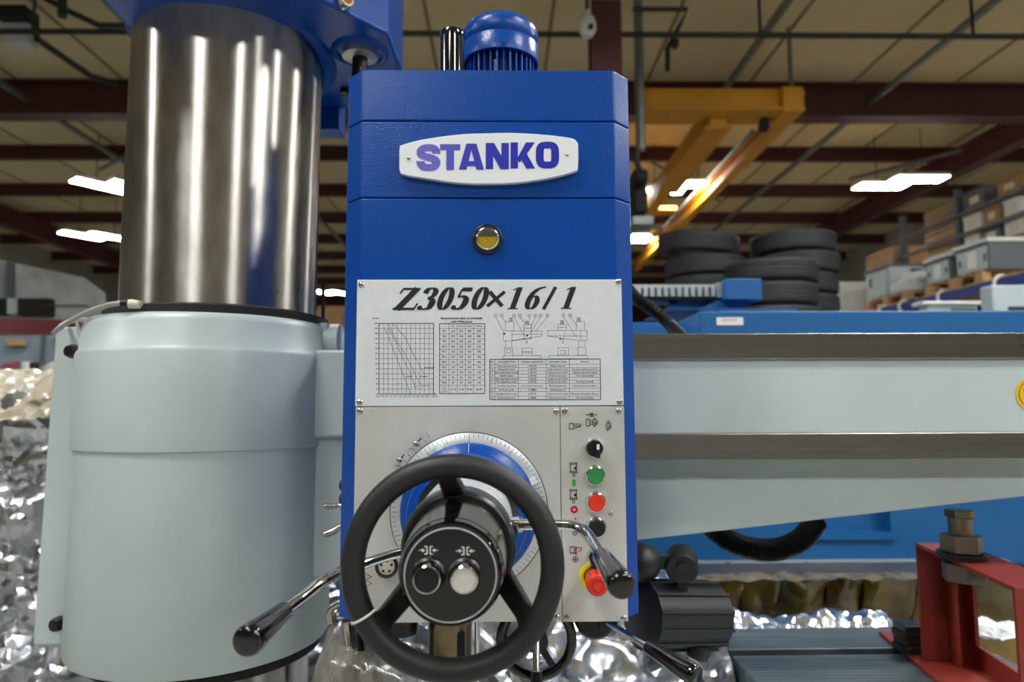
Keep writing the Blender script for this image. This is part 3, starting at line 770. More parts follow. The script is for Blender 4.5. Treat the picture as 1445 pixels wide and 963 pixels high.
for k in range(4):
    z0 = JB+.008+k*.0145
    o = MB().box((JX0-.0+.003*(k % 2), JY1+.02, z0), (JX0+.045, JY1+.07, z0+.0142)).build('rubber_pad', BLACKP, None, (JX0, JY1+.04, z0), bevel=.002)
    tag(o, '%s black rubber pad in the small stack on the red base plate' % ordw[k], 'pad', 'rubber pads on the jack base')

# ================================================================== COLUMN
CX, CY, CR = -.537, 1.315, .175
co = thing('drill_column', 'polished steel drill column with a blue gearbox cap on top', 'column', (CX, CY, 0))
MB().lathe([(CR, .2), (CR, 2.1)], (CX, CY, 0), (0, 0, 1), 160).build('column_tube', STEEL, co, angle=60)
MB().lathe([(.30, 0), (.30, .05), (.26, .2), (CR, .2)], (CX, CY, 0), (0, 0, 1), 48).build('column_foot', WHITE, co)
MB().box((-.85, .7, 0), (1.25, 1.8, .2)).build('foundation_plate', WHITE, co, bevel=.01)
ZH = CAM.z+.70       # underside of the blue housing
zc_ = ZH+.004
clr = MB().lathe([(CR+.004, -.002), (CR+.010, -.008), (CR+.018, -.005), (CR+.024, .008), (CR+.028, .026), (CR+.040, .045), (CR+.046, .075), (CR+.004, .075)], (CX, CY, zc_), (.1, .2, 1), 96).build('cap_collar', BLUE, co, angle=50)
hp = [PZ(453, 0, ZH), PZ(548, 49, ZH), PZ(568, 100, ZH), PZ(560, 135, ZH), PZ(481, 155, ZH), PZ(430, 160, ZH)]
d_ = (hp[0]-hp[1]); f0 = hp[0]+d_*.9
pl = [(-.69, f0.y), (f0.x, f0.y)]+[(p_.x, p_.y) for p_ in hp[1:]]+[(-.69, hp[-1].y)]
MB().prism([(x, y, ZH) for x, y in pl][::-1], [(x, y, ZH+.4) for x, y in pl][::-1]).build('gear_housing', BLUE, co, bevel=.006)
gh = co.children[-1]
fl = PZ(508, 80, ZH-.01); SX, SY = fl.x, fl.y
MB().lathe([(.030, -.014), (.035, -.012), (.035, 0)], (SX, SY, ZH), (0, 0, 1), 32).build('bearing_flange', WASH, co)
MB().torus((SX, SY, ZH), (0, 0, 1), .050, .007, 40, 8).build('flange_boss', BLUE, co)
MB().cyl((SX, SY, .35), (SX, SY, ZH-.01), .0150, n=24).build('lead_screw', DARKSTEEL, co)
yb_ = hp[4].y-.02
MB().pbox(415, 182, 480, 120, yb_, yb_+.06).build('drop_bracket', BLUE, co, bevel=.003)
MB().lathe([(.012, 0), (.012, .01), (0, .012)], PZ(487, 127, ZH), (0, 0, -1), 12).build('plug', BLACKP, co)
# orange indicator on the slanted front of the housing
ed = (hp[1]-hp[0]).normalized(); nv = Vector((ed.y, -ed.x, 0))
ip = hp[0]+ed*.045; ip.z = P(487, 0, ip.y).z
t = MB().lathe([(.019, 0), (.019, .008), (.015, .012)], ip, nv, 28).build('indicator_ring', SCREW, co)
MB().lathe([(.014, 0), (.013, .010), (.008, .015), (0, .017)], ip, nv, 24).build('indicator_lens', mat('orange_lens', rgb(214, 120, 30), .2, var=.1), t)
# thin guide rod next to the sleeve
MB().cyl(P(456, 452, 1.33), P(456, 402, 1.33), .0035, n=10).build('guide_rod', DARKSTEEL, co)

# ================================================================== ARM with sleeve
ar = thing('radial_arm', 'grey-white radial drill arm with steel ways and column sleeve', 'drill arm', (.2, 1.3, CAM.z))
YR = 1.20
AX0, AX1 = -.34, 1.22
zA, zB, zC, zD = P(1100, 470.5, YR).z, P(1100, 507, YR).z, P(1100, 612, YR).z, P(1100, 650, YR).z
MB().box((-.17, YR, zB), (AX1, YR+.10, zA)).build('upper_way', GROUND, ar, bevel=.0015)
MB().box((-.17, YR, zD), (AX1, YR+.09, zC)).build('lower_way', GROUND, ar, bevel=.0015)
zweb_l, zweb_r = P(893, 779, YR+.055), P(1445, 705, YR+.055)
mz = (zweb_r.z-zweb_l.z)/(zweb_r.x-zweb_l.x)
def zbt(x): return zweb_l.z+mz*(x-zweb_l.x)
mb = MB()
mb.box((-.17, YR+.007, zC-.001), (AX1, YR+.20, zB+.001))
mb.prism([(AX0, YR+.055, zbt(-.1)), (AX1, YR+.055, zbt(AX1)), (AX1, YR+.055, zC), (AX0, YR+.055, zC)],
         [(AX0, YR+.24, zbt(-.1)), (AX1, YR+.24, zbt(AX1)), (AX1, YR+.24, zC), (AX0, YR+.24, zC)])
mb.build('arm_casting', WHITE, ar, bevel=.003)
for (px, py) in ((1440, 476), (1441, 487), (1440, 480)):
    MB().lathe([(.0012, 0), (.0012, .0006)], P(px, py, YR), (0, -1, 0), 8).build('punch_mark', DARKSTEEL, ar)
# round yellow decal
dc = P(1457, 557, YR+.006); 
d1 = MB().lathe([(0, 0), (.0295, 0)], dc, (0, -1, 0), 48, cap=False); 
d1 = MB().lathe([(.0300, -.0005), (.0300, .0005), (0, .0005)], dc, (0, -1, 0), 48).build('decal', YELL, ar)
MB().torus(dc-Vector((0, .0006, 0)), (0, 1, 0), .0245, .0008, 48, 6).build('decal_ring', INKR, d1)
mb = MB()
for k in range(7):
    for j in range(6): mb.box(dc+Vector((-.016+.0045*k, -.0008, -.010+.004*j)), dc+Vector((-.0135+.0045*k, -.0004, -.008+.004*j)))
mb.build('decal_print', INK, d1)
# ---- sleeve: lower drum, raised band, bevelled shoulder
SRX = -.548; SR = .222
def sleeve_profile(): pass
zS0 = P(454, 873, CY).z-.028      # bottom
zBand = P(300, 641, 1.09).z
zTop0, zTop1 = P(300, 490, 1.10).z, P(300, 441, 1.12).z
MB().lathe([(CR+.002, zS0), (SR-.004, zS0), (SR, zS0+.006), (SR, zBand+.002), (CR+.002, zBand+.002)], (SRX, CY, 0), (0, 0, 1), 128).build('sleeve_drum', WHITE, ar, angle=50)
SB = SR+.005
sb = MB().lathe([(CR+.002, zBand-.001), (SB-.008, zBand-.001), (SB-.001, zBand+.003), (SB, zBand+.010), (SB, zTop0-.006), (SB-.002, zTop0), (SB-.005, zTop0+.003),
            (SB-.009, zTop1-.014), (SB-.013, zTop1-.004), (SB-.019, zTop1), (CR+.002, zTop1)], (SRX, CY, 0), (0, 0, 1), 128).build('sleeve_band', WHITE, ar, angle=50)
MB().lathe([(CR+.0015, zTop1+.0005), (CR+.024, zTop1+.0005), (CR+.024, zTop1+.014), (CR+.0015, zTop1+.020)], (CX, CY, 0), (0, 0, 1), 128).build('wiper_seal', FELT, ar)
MB().lathe([(CR+.001, zS0-.02), (CR+.022, zS0-.02), (CR+.022, zS0-.001), (CR+.001, zS0-.001)], (CX, CY, 0), (0, 0, 1), 96).build('lower_seal', FELT, ar)
# block joining the sleeve and the arm
zk0, zk1 = P(465, 618, YR+.04).z, P(465, 494, YR+.04).z
MB().box((-.47, YR+.04, zk0), (-.18, YR+.2, zk1)).build('neck_block', WHITE, ar, bevel=.006)
zn = P(460, 455, YR+.08).z
MB().box((-.42, YR+.08, zk1-.01), (P(463, 470, YR+.08).x, YR+.2, zn)).build('neck_boss', WHITE, ar, bevel=.006)
MB().lathe([(0, -.03), (.035, -.03), (.035, .02)], P(466, 483, YR+.11), (1, 0, 0), 32).build('boss_cap', WHITE, ar, angle=50)
# clamp flange on the left with its knobs
fx0, fx1 = P(88, 700, 1.34).x, P(126, 700, 1.34).x
fz0, fz1 = P(80, 910, 1.34).z, P(100, 462, 1.34).z
xA, xB = P(83, 470, 1.34).x, P(62, 908, 1.34).x
ff = [(xB, 1.34, fz0), (-.70, 1.34, fz0), (-.70, 1.34, fz1), (xA, 1.34, fz1)]
xm = (xA+xB)/2
ff = [(xm-.012, 1.33, fz0), (-.70, 1.33, fz0), (-.70, 1.33, fz1), (xm-.004, 1.33, fz1)]
MB().prism(ff, [(x, y+.10, z) for x, y, z in ff]).build('clamp_flange', WHITE, ar, bevel=.005)
MB().box((xm-.0145, 1.40, fz0-.003), (xm-.006, 1.425, fz1-.02)).build('flange_gasket', DARK, ar)
for px, py in ((113, 497), (93, 877)):
    MB().lathe([(.008, 0), (.013, .004), (.014, .02), (.011, .028), (0, .029)], P(px, py, 1.33), (-.25, -1, 0), 8).build('clamp_knob', BLACKP, ar, bevel=.001)
# grey cable with its white gland
cpts = smooth([P(200, 429, 1.11), P(183, 428, 1.11), P(160, 429, 1.115), P(130, 438, 1.14), P(105, 450, 1.18), P(85, 463, 1.22), P(76, 470, 1.25)], 6)
cb = MB().tube(cpts, .0042, 12).build('cable', CABLE, ar)
MB().tube(smooth([P(76, 470, 1.25), P(92, 456, 1.32), P(112, 452, 1.34), P(124, 452, 1.36)], 5), .0042, 10).build('cable_return', CABLE, ar)
MB().tube(smooth([P(108, 453, 1.325), P(112, 470, 1.325), P(121, 486, 1.322)], 5), .003, 10).build('cable_drop', CABLE, ar)
MB().cyl(P(172, 429, 1.107), P(184, 429, 1.107), .0072, n=16).build('gland_nut', BLACKP, cb)
MB().cyl(P(183, 429, 1.107), P(197, 430, 1.107), .0078, .0066, n=18).build('gland_body', CREAM, cb)

# hoses (corrugated)
def corr(pts, r, lab, n=160):
    pts = smooth(pts, 24); k = len(pts)
    rs = [r*(1+.10*math.cos(i*PI)) for i in range(k)]
    o = MB().tube(pts, rs, 16).build('corrugated_hose', BLACKP, None, pts[0], angle=80)
    return tag(o, lab, 'hose')
corr([P(870, 385, 1.34), P(895, 418, 1.34), P(925, 440, 1.345), P(955, 468, 1.36), P(985, 500, 1.44)], .012, 'black corrugated hose curving down behind the arm beside the cable chain')
corr([P(985, 720, 1.62), P(1012, 752, 1.60), P(1050, 772, 1.59), P(1095, 776, 1.59), P(1130, 762, 1.60), P(1152, 735, 1.62)], .024, 'black corrugated hose loop hanging below the sloped arm web')

# ================================================================== DRILL HEAD
hd = thing('drill_head', 'blue drill head with printed plates, handwheel and push buttons', 'drill head', (-.01, 1.08, .95))
YH = .95
FXl, FXr = P(509.5, 250, YH).x, P(868.5, 250, YH).x
c = .026; YBk = 1.198
zs = [P(690, 877, YH).z, P(690, 279.5, YH).z, P(690, 171, YH).z, P(690, 98.5, YH).z]
def head_sec(z0, z1, nm, inset_=0.0):
    o = [(FXl, YH+inset_), (FXr, YH+inset_), (FXr+c-inset_, YH+c), (FXr+c-inset_, YBk), (FXl-c+inset_, YBk), (FXl-c+inset_, YH+c)]
    return MB().prism([(x, y, z0) for x, y in o], [(x, y, z1) for x, y in o][:]).build(nm, BLUE, hd, bevel=.0022, bseg=3)
def fixn(o):
    import bmesh
    b = bmesh.new(); b.from_mesh(o.data); bmesh.ops.recalc_face_normals(b, faces=b.faces); b.to_mesh(o.data); b.free()
for z0, z1, nm in ((zs[0], zs[1]-.0006, 'lower_housing'), (zs[1]+.0006, zs[2]-.0006, 'middle_cover'), (zs[2]+.0006, zs[3], 'top_cover')):
    fixn(head_sec(z0, z1, nm))
for z in (zs[1], zs[2]):
    o = MB().box((FXl-c+.004, YH+.03, z-.001), (FXr+c-.004, YBk-.004, z+.001)).build('seam_gasket', DARK, hd)
# motor
MC = Vector((P(706, 60, 1.10).x, 1.10, 0)); zr = P(706, 67, 1.037).z; ztp = P(706, 24, 1.05).z
R = .0640
mo = MB().lathe([(R-.003, zr), (R, zr+.001), (R, zr+.030), (R-.0012, zr+.0315), (R, zr+.033), (R, ztp-.006), (R-.003, ztp+.002), (R-.010, ztp+.009), (R-.022, ztp+.013), (0, ztp+.014)], MC, (0, 0, 1), 96, cap=False).build('fan_cover', BLUE, hd, angle=40)
MB().lathe([(.045, zs[3]), (.045, zr+.03)], MC, (0, 0, 1), 40).build('motor_core', BLUE, hd)
for i in range(34):
    a = 2*PI*i/34; d = Vector((math.cos(a), math.sin(a), 0))
    MB().bar(MC+d*.051+Vector((0, 0, zs[3])), MC+d*.051+Vector((0, 0, zr+.02)), .0022, .014, d).build('cooling_fin', BLUE, hd)
MB().lathe([(.0016, 0), (.0016, .004), (0, .0045)], (MC.x+.005, MC.y-R, zr+.007), (0, -1, 0), 10).build('cover_screw', SCREW, mo)
# black cap tube
tcx = P(638, 70, 1.0); 
MB().lathe([(.0178, zs[3]), (.0178, P(638, 47, .985).z), (.0190, P(638, 46, .985).z), (.0190, P(638, 40, .985).z), (.0175, P(638, 39, .985).z+.001), (0, P(638, 39, .985).z+.001)], (tcx.x, 1.0, 0), (0, 0, 1), 40).build('guard_tube', BLACKG, hd, angle=40)
# --- badge
bc = []
cxm, cym = 689.5, 223.0
def badge_outline(k=1.0):
    ctrl = [(563.5, 224), (563.8, 209), (568, 204.5), (600, 196.5), (650, 189.8), (690, 188.2), (730, 188.0), (775, 191), (806, 195.3), (813, 199.5),
            (815.8, 206), (815.6, 236), (811, 242), (780, 250.5), (735, 257.5), (695, 259.3), (650, 258.5), (605, 252.5), (570, 246.5), (564, 241)]
    return [(cxm+(p.x-cxm)*k, cym+(p.y-cym)*(1-(1-k)*3.4)) for p in [Vector((a, b, 0)) for a, b in ctrl]]
ctrl = [Vector((a, b, 0)) for a, b in badge_outline()]
out = smooth(ctrl, 4, True)
YBd = YH-.009
fr = [P(cxm+(p.x-cxm)*.994, cym+(p.y-cym)*.985, YBd) for p in out][::-1]; mid = [P(p.x, p.y, YBd+.0015) for p in out][::-1]
bk = [Vector((m_.x, YH-.0003, m_.z)) for m_ in mid]
nn = len(fr)
mb = MB(); mb.add(fr+mid+bk, [list(range(nn))]+[[(i+1) % nn, i, nn+i, nn+(i+1) % nn] for i in range(nn)]+[[nn+(i+1) % nn, nn+i, 2*nn+i, 2*nn+(i+1) % nn] for i in range(nn)]+[[2*nn+i for i in range(nn)][::-1]])
bd = mb.build('name_badge', PLW, hd, angle=50); fixn(bd)
# STANKO lettering, each letter its own sub-part
Yt = YBd-.0004
def L(x0, x1, yb0, yt0):      # letter box -> mapper
    return lambda x, y: (x0+(x1-x0)*x, yb0+(yt0-yb0)*y)
def letter(name, polys, strokes, box, colr):
    mp = L(*box); mb = MB(); wx, hy = box[1]-box[0], abs(box[3]-box[2])
    for k_, pg in enumerate(polys): polyfill(mb, [mp(*q) for q in pg], Yt-k_*.00012)
    for st, a, b, cl in strokes: stroke(mb, [mp(*q) for q in st], a*wx, b*hy, Yt, cl)
    mb.build('letter', mat('letter_%s' % name, colr, .4, var=.05, vscale=60), bd)
sp_ = [(p.x, p.y) for p in smooth([Vector(q+(0,)) for q in [(.84, .65), (.83, .76), (.68, .875), (.32, .875), (.16, .76), (.17, .63), (.34, .545), (.66, .47), (.83, .37), (.83, .24), (.68, .125), (.32, .125), (.16, .24), (.15, .36)]], 6)]
letter('s', [], [(sp_, .185, .14, False)], (589, 620.5, 240.5, 204.5), rgb(104, 100, 196))
letter('t', [[(0, 1), (1, 1), (1, .77), (0, .77)], [(.31, .78), (.69, .78), (.69, 0), (.31, 0)]], [], (621, 649.5, 240, 203.5), rgb(80, 80, 188))
letter('a', [[(0, 0), (.30, 0), (.50, .74), (.50, 1), (.30, 1)], [(1, 0), (.70, 0), (.50, .74), (.50, 1), (.70, 1)], [(.25, .14), (.75, .14), (.70, .33), (.30, .33)]], [], (647.5, 683, 239.5, 202.7), rgb(50, 54, 178))
letter('n', [[(0, 0), (.32, 0), (.32, 1), (0, 1)], [(.68, 0), (1, 0), (1, 1), (.68, 1)], [(0, 1), (.36, 1), (1, 0), (.64, 0)]], [], (685.5, 718, 238.7, 201.8), rgb(34, 42, 172))
letter('k', [[(0, 0), (.30, 0), (.30, 1), (0, 1)], [(.25, .36), (.63, 1), (1, 1), (.62, .50), (.36, .22)], [(.36, .46), (.63, .62), (1, 0), (.64, 0)]], [], (720.5, 755, 237.8, 201), rgb(28, 38, 170))
oo = [(.5+.33*math.copysign(abs(math.cos(a))**.5, math.cos(a)), .5+.375*math.copysign(abs(math.sin(a))**.62, math.sin(a))) for a in [2*PI*i/48 for i in range(48)]]
letter('o', [], [(oo, .17, .13, True)], (756, 789, 237.6, 200.2), rgb(22, 34, 166))
def screw(px, py, Y, parent, r=.0042, nm='screw'):
    p = P(px, py, Y)
    s_ = MB().lathe([(r, -.0004), (r, .0008), (r*.8, .0018), (r*.45, .0023), (0, .0024)], p, (0, -1, 0), 18)
    return s_.build(nm, SCREW, parent)
screw(577, 223.5, YBd, bd, .0028); screw(800, 218, YBd, bd, .0028)
# --- sight glass
sgp = P(688, 338, YH)
sg = MB().lathe([(.0215, -.001), (.0215, .004), (.0195, .006), (.0165, .006), (.0160, .002)], sgp, (0, -1, 0), 48, cap=False).build('sight_glass', BLACKP, hd)
MB().lathe([(.0165, .001), (.0165, .0065), (.0145, .0085), (.0135, .007)], sgp, (0, -1, 0), 48, cap=False).build('chrome_ring', CHROME, sg)
gx = [sgp+Vector((.0138*math.cos(a), -.0055, .0138*math.sin(a))) for a in [PI+PI*i/24-.18+(.36)*i/24 for i in range(25)]]
MB().add(gx, [list(range(25))]).build('oil_window', OIL, sg)
gx = [sgp+Vector((.0138*math.cos(a), -.0052, .0138*math.sin(a))) for a in [.0+PI*i/24 for i in range(25)]]
MB().add(gx, [list(range(25))]).build('upper_window', CHROME, sg)
MB().lathe([(.0012, 0), (.0012, .0003), (0, .0003)], sgp+Vector((0, -.0056, -.001)), (0, -1, 0), 12).build('level_dot', INKR, sg)
# --- plates
YP = YH-.0035
def plate(nm, quad, m_, Y=YP, bev=.0006):
    f_ = [P(x, y, Y) for x, y in quad]
    # true rectangle from the mean of the corners
    x0 = (f_[0].x+f_[3].x)/2; x1 = (f_[1].x+f_[2].x)/2; zt_ = (f_[0].z+f_[1].z)/2; zb_ = (f_[2].z+f_[3].z)/2
    return MB().box((x0, Y, zb_), (x1, YH-.0002, zt_)).build(nm, m_, hd, bevel=bev), (x0, x1, zb_, zt_)
sp1, r1 = plate('spec_plate', [(504.5, 397), (877, 392.5), (880, 572.3), (500.5, 573.8)], ALU)
pn1, r2 = plate('feed_panel', [(500.5, 575), (790.3, 574), (792.5, 878.3), (498, 879)], ALU2)
pn2, r3 = plate('control_panel', [(791.3, 574), (880, 573.5), (887, 877.5), (793.3, 878.3)], ALU2)
for px, py in ((510, 402), (873, 397.5), (507.5, 568), (874, 567.5)): screw(px, py, YP, sp1)
for px, py in ((508, 580.5), (785, 581), (786, 872)): screw(px, py, YP, pn1)
for px, py in ((797, 580), (873.5, 580), (800, 872.5), (880, 873)): screw(px, py, YP, pn2)
screw(862, 725, YP, pn2, .0034, 'hex_bolt')
MB().box((r2[0]+.002, YH-.0014, r2[2]+.002), (r3[1]-.002, YH-.0001, r1[3]-.002)).build('dark_gap_filler', DARK, hd)  # dark sheet added behind the plates so their gaps read as dark lines
YI = YP-.0004
# --- big model number
def glyphs():
    G = {}
    e = lambda cx, cy, rx, ry: [(cx+rx*math.cos(2*PI*i/36), cy+ry*math.sin(2*PI*i/36)) for i in range(36)]
    S = lambda pts: [(p.x, p.y) for p in smooth([Vector(q+(0,)) for q in pts], 6)]
    G['Z'] = [([(.14, .95), (.90, .95)], .05, .05, 0), ([(.76, .97), (.20, .03)], .15, .02, 0), ([(.0, .05), (.96, .05)], .05, .05, 0), ([(.16, .95), (.08, .74)], .035, .03, 0), ([(.92, .05), (1.0, .30)], .035, .03, 0)]
    G['3'] = [(S([(.10, .74), (.18, .92), (.36, .97), (.50, .88), (.53, .74), (.45, .60), (.28, .53)]), .11, .03, 0), (S([(.28, .53), (.46, .46), (.54, .30), (.46, .09), (.24, .03), (.06, .06)]), .13, .035, 0), (e(.08, .09, .05, .05), .05, .05, 1)]
    G['0'] = [(e(.31, .5, .21, .47), .105, .03, 1)]
    G['5'] = [([(.16, .91), (.60, .91)], .09, .09, 0), ([(.17, .93), (.10, .56)], .04, .03, 0), (S([(.10, .57), (.30, .60), (.46, .48), (.48, .28), (.38, .09), (.20, .03), (.02, .07)]), .12, .035, 0), (e(.05, .10, .05, .05), .05, .05, 1)]
    G['x'] = [([(.0, .14), (.66, .80)], .075, .075, 0), ([(.0, .80), (.66, .14)], .075, .075, 0)]
    G['1'] = [([(.30, 0), (.30, .99)], .105, .02, 0), ([(.08, .025), (.54, .025)], .025, .025, 0), ([(.32, .98), (.05, .87)], .03, .03, 0)]
    G['6'] = [(e(.30, .30, .19, .28), .10, .028, 1), (S([(.11, .28), (.12, .52), (.22, .76), (.40, .92), (.66, 1.0)]), .10, .03, 0)]
    G['/'] = [([(.06, -.02), (.42, 1.0)], .075, .02, 0)]
    return G
G = glyphs(); hgt = 31.2; SHR = .36
mdl = [('Z', 553.5), ('3', 588.5), ('0', 613.5), ('5', 637), ('0', 662.0), ('x', 686.5), ('1', 713.0), ('6', 738.0), ('/', 765), ('1', 788.5)]
for ch, x0 in mdl:
    mb = MB(); yb0 = 437.6-(x0-553)*.0065
    for gi, (pts, a, b, cl) in enumerate(G[ch]):
        n_ = len(pts); Lp = []; Rp = []
        for i, p in enumerate(pts):
            if cl: tx, ty = pts[(i+1) % n_][0]-pts[i-1][0], pts[(i+1) % n_][1]-pts[i-1][1]
            else:
                j0, j1 = max(0, i-1), min(n_-1, i+1); tx, ty = pts[j1][0]-pts[j0][0], pts[j1][1]-pts[j0][1]
            l_ = math.hypot(tx, ty) or 1; nx, ny = -ty/l_, tx/l_; h_ = math.sqrt((a*1.16*nx)**2+(b*ny)**2)
            for lst, s_ in ((Lp, 1), (Rp, -1)):
                gx_, gy_ = p[0]+nx*h_*s_, p[1]+ny*h_*s_
                lst.append(P(x0+(gx_*1.04+(SHR if ch not in 'x/' else .18)*gy_)*hgt, yb0-gy_*hgt, YI-gi*.00008))
        m_ = n_ if cl else n_-1
        mb.add(Lp+Rp, [[i, (i+1) % n_, n_+(i+1) % n_, n_+i] for i in range(m_)])
    mb.build('character', INK, sp1)
# --- chart
mb = MB(); fine = MB()
cx0, cx1, cy0, cy1 = 534.8, 611.8, 456.6, 556.3
lines(mb, [rectl(cx0, cy0, cx1, cy1)], .9, YI)
for i in range(1, 12): lines(fine, [[(cx0+(cx1-cx0)*i/12, cy0), (cx0+(cx1-cx0)*i/12, cy1)]], .42, YI)
for i in range(1, 14): lines(fine, [[(cx0, cy0+(cy1-cy0)*i/14), (cx1, cy0+(cy1-cy0)*i/14)]], .42, YI)
z1 = lambda x, y: (500+x/5.35, 390+y/5.35)
lines(fine, [[z1(225, 395), z1(255, 445), z1(300, 570), z1(425, 888)], [z1(255, 395), z1(300, 470), z1(380, 650), z1(430, 740), z1(460, 850)],
             [z1(255, 360), z1(325, 500), z1(390, 600), z1(440, 700), z1(495, 818)], [z1(295, 360), z1(390, 470), z1(440, 580), z1(500, 690), z1(530, 740)],
             [z1(455, 835), z1(490, 826)], [z1(490, 765), z1(505, 752)], [z1(520, 705), z1(535, 690)], [z1(385, 770), z1(400, 757)]], .5, YI)
polyfill(mb, [(612, 555.3), (617, 556.3), (612, 557.3)], YI)
mb.build('chart_frame', INK, sp1); fine.build('chart_lines', INKG, sp1)
T = []
def tx(s, x, y, h, al='CENTER', xs=1.0, sh=0.0, bo=0.0): T.append((s, x, y, h, al, xs, sh, bo))
tx('(r/min)', 530.5, 449.4, 2.4)
for i, s in enumerate('2000 1250 800 630 500 400 320 250 200 160 125 100 80 63 40'.split()): tx(s, 533.4, cy0+(cy1-cy0)*i/14, 2.0, 'RIGHT')
for i, s in enumerate('0.04 0.06 0.10 0.13 0.16 0.20 0.25 0.32 0.40 0.50 0.63 0.80 1.00mm/r'.split()): tx(s, cx0-1.5+(cx1-cx0)*i/12.2, 559.6, 2.0, 'CENTER' if i < 12 else 'LEFT', .85)
for s, x, y in (('Steel', 400, 757), ('Copper', 500, 757), ('Cast iron', 503, 828), ('Aluminum', 532, 690)): q = z1(x, y); tx(s, q[0], q[1], 2.3, 'LEFT')
tx('Recommended table of commonly', 651.5, 449.3, 2.9, 'CENTER', 1.05, 0, .015); tx('used drilling speed', 651.5, 454.0, 2.7, 'CENTER', 1.05, 0, .015)
# drilling speed table
tb2 = MB(); tf = MB()
tl, tr, tt, tbm = 620.2, 684.0, 457.0, 555.7
lines(tb2, [rectl(tl, tt, tr, tbm)], .9, YI)
colx = [620.2, 633.6, 645.2, 656.6, 668.2, 684.0]
for x in colx[1:-1]: lines(tf, [[(x, tt), (x, tbm)]], .45, YI)
rowy = [457.0, 464.0]+[464.0+7.27*k for k in range(1, 12)]+[555.7]
for y in rowy[1:-1]: lines(tf, [[(tl, y), (tr, y)]], .45, YI)
tb2.build('table_frame', INK, sp1); tf.build('table_rules', INKG, sp1)
rows = ['|Steel|Cast iron|Copper|Aluminum', 'Φ6|630|630|800|800', 'Φ8|500|500|630|800', 'Φ9|400|400|630|630', 'Φ10|400|400|500|630', 'Φ12|320|320|400|500', 'Φ16|250|250|320|500',
        'Φ20|160|160|250|400', 'Φ25|125|125|200|320', 'Φ32|100|100|160|200', 'Φ40|80|80|125|160', 'Φ50|63|63|100|125', '|17-19|16-20|30-46|60-70']
for i, rw in enumerate(rows):
    yc = (rowy[i]+rowy[i+1])/2
    for j, s in enumerate(rw.split('|')):
        if s: tx(s, (colx[j]+colx[j+1])/2, yc, 2.7 if i else 2.2, 'CENTER', .95 if i else .78)
for k, s in enumerate(('Linear', 'velocity', '(m/min)')): tx(s, 626.9, 546.5+3.2*k, 1.8)
# lubrication table
lb = MB(); lf = MB()
z2_ = lambda x, y: (680+x/6.42, 430+y/6.42)
xs_ = [72, 117, 330, 582, 792, 1074]; ysr = [497, 541, 572, 602, 630, 660, 687, 715, 758, 788, 830, 862]
lines(lb, [[z2_(72, 497), z2_(1072, 494), z2_(1077, 862), z2_(72, 862), z2_(72, 497)]], .9, YI)
for x in xs_[1:-1]: lines(lf, [[z2_(x, 497), z2_(x, 862)]], .45, YI)
for y in ysr[1:-1]: lines(lf, [[z2_(72, y), z2_(1074, y)]], .45, YI)
lb.build('lubrication_frame', INK, sp1); lf.build('lubrication_rules', INKG, sp1)
lub = ['No|Lubrication Point|Lubricant (national) No|Lubrication Cycle|Remark', '1|Column lubrication pump|L-AN 32|Always keep oil|', '2|Elevating lifting oscillation|L-AN 32|Change oil once per 2 months|Can also be changed long when fill oil',
       '3|Gear head motor oil used|L-AN 32|Change oil once per 2 months|Open lubri to gear head by filling oil', '4|Spindle spline|L-AN 32|Fill oil once per week|The most carefully', '5|Gear head upper oil used|L-AN 32|Change oil once per 2 months|',
       '6|Fine adjustment worm|L-AN 32|Fill oil once per month|The most carefully', '7|Spindle sleeve lower bearings|Calcium oil grease no. calcium grease|Fill oil once per week|Open lubri to gear head by filling oil', '8|Rock arm guide|L-HM68|Always keep oil|',
       '9|Clamping oil motor oil used|L-AN 32|Change oil once per 2 months|Open the oil box when filling oil', '10|Elevating lifting guide screw|L-HM68|Fill oil once per week|The most carefully']
for i, rw in enumerate(lub):
    yc = (ysr[i]+ysr[i+1])/2
    for j, s in enumerate(rw.split('|')):
        if not s: continue
        wcell = (xs_[j+1]-xs_[j])/6.42; h_ = 2.4 if i else 2.6
        est = len(s)*h_*.68; k_ = min(1.0, (wcell-1.6)/est)
        q = z2_((xs_[j]+xs_[j+1])/2, yc); tx(s, q[0], q[1], h_*max(.82, min(1, k_*1.3)), 'CENTER', k_ if k_ > .82 else k_/.86)
for i, (x, y) in enumerate(((123, 101), (179, 101), (291, 101), (343, 101), (431, 101), (484, 101), (531, 101), (593, 101), (737, 96), (798, 97))):
    q = z2_(x, y); tx(str(i+1), q[0], q[1], 2.3)
mb = MB(); text_into(mb, T, YI); mb.build('fine_print', INK, sp1)
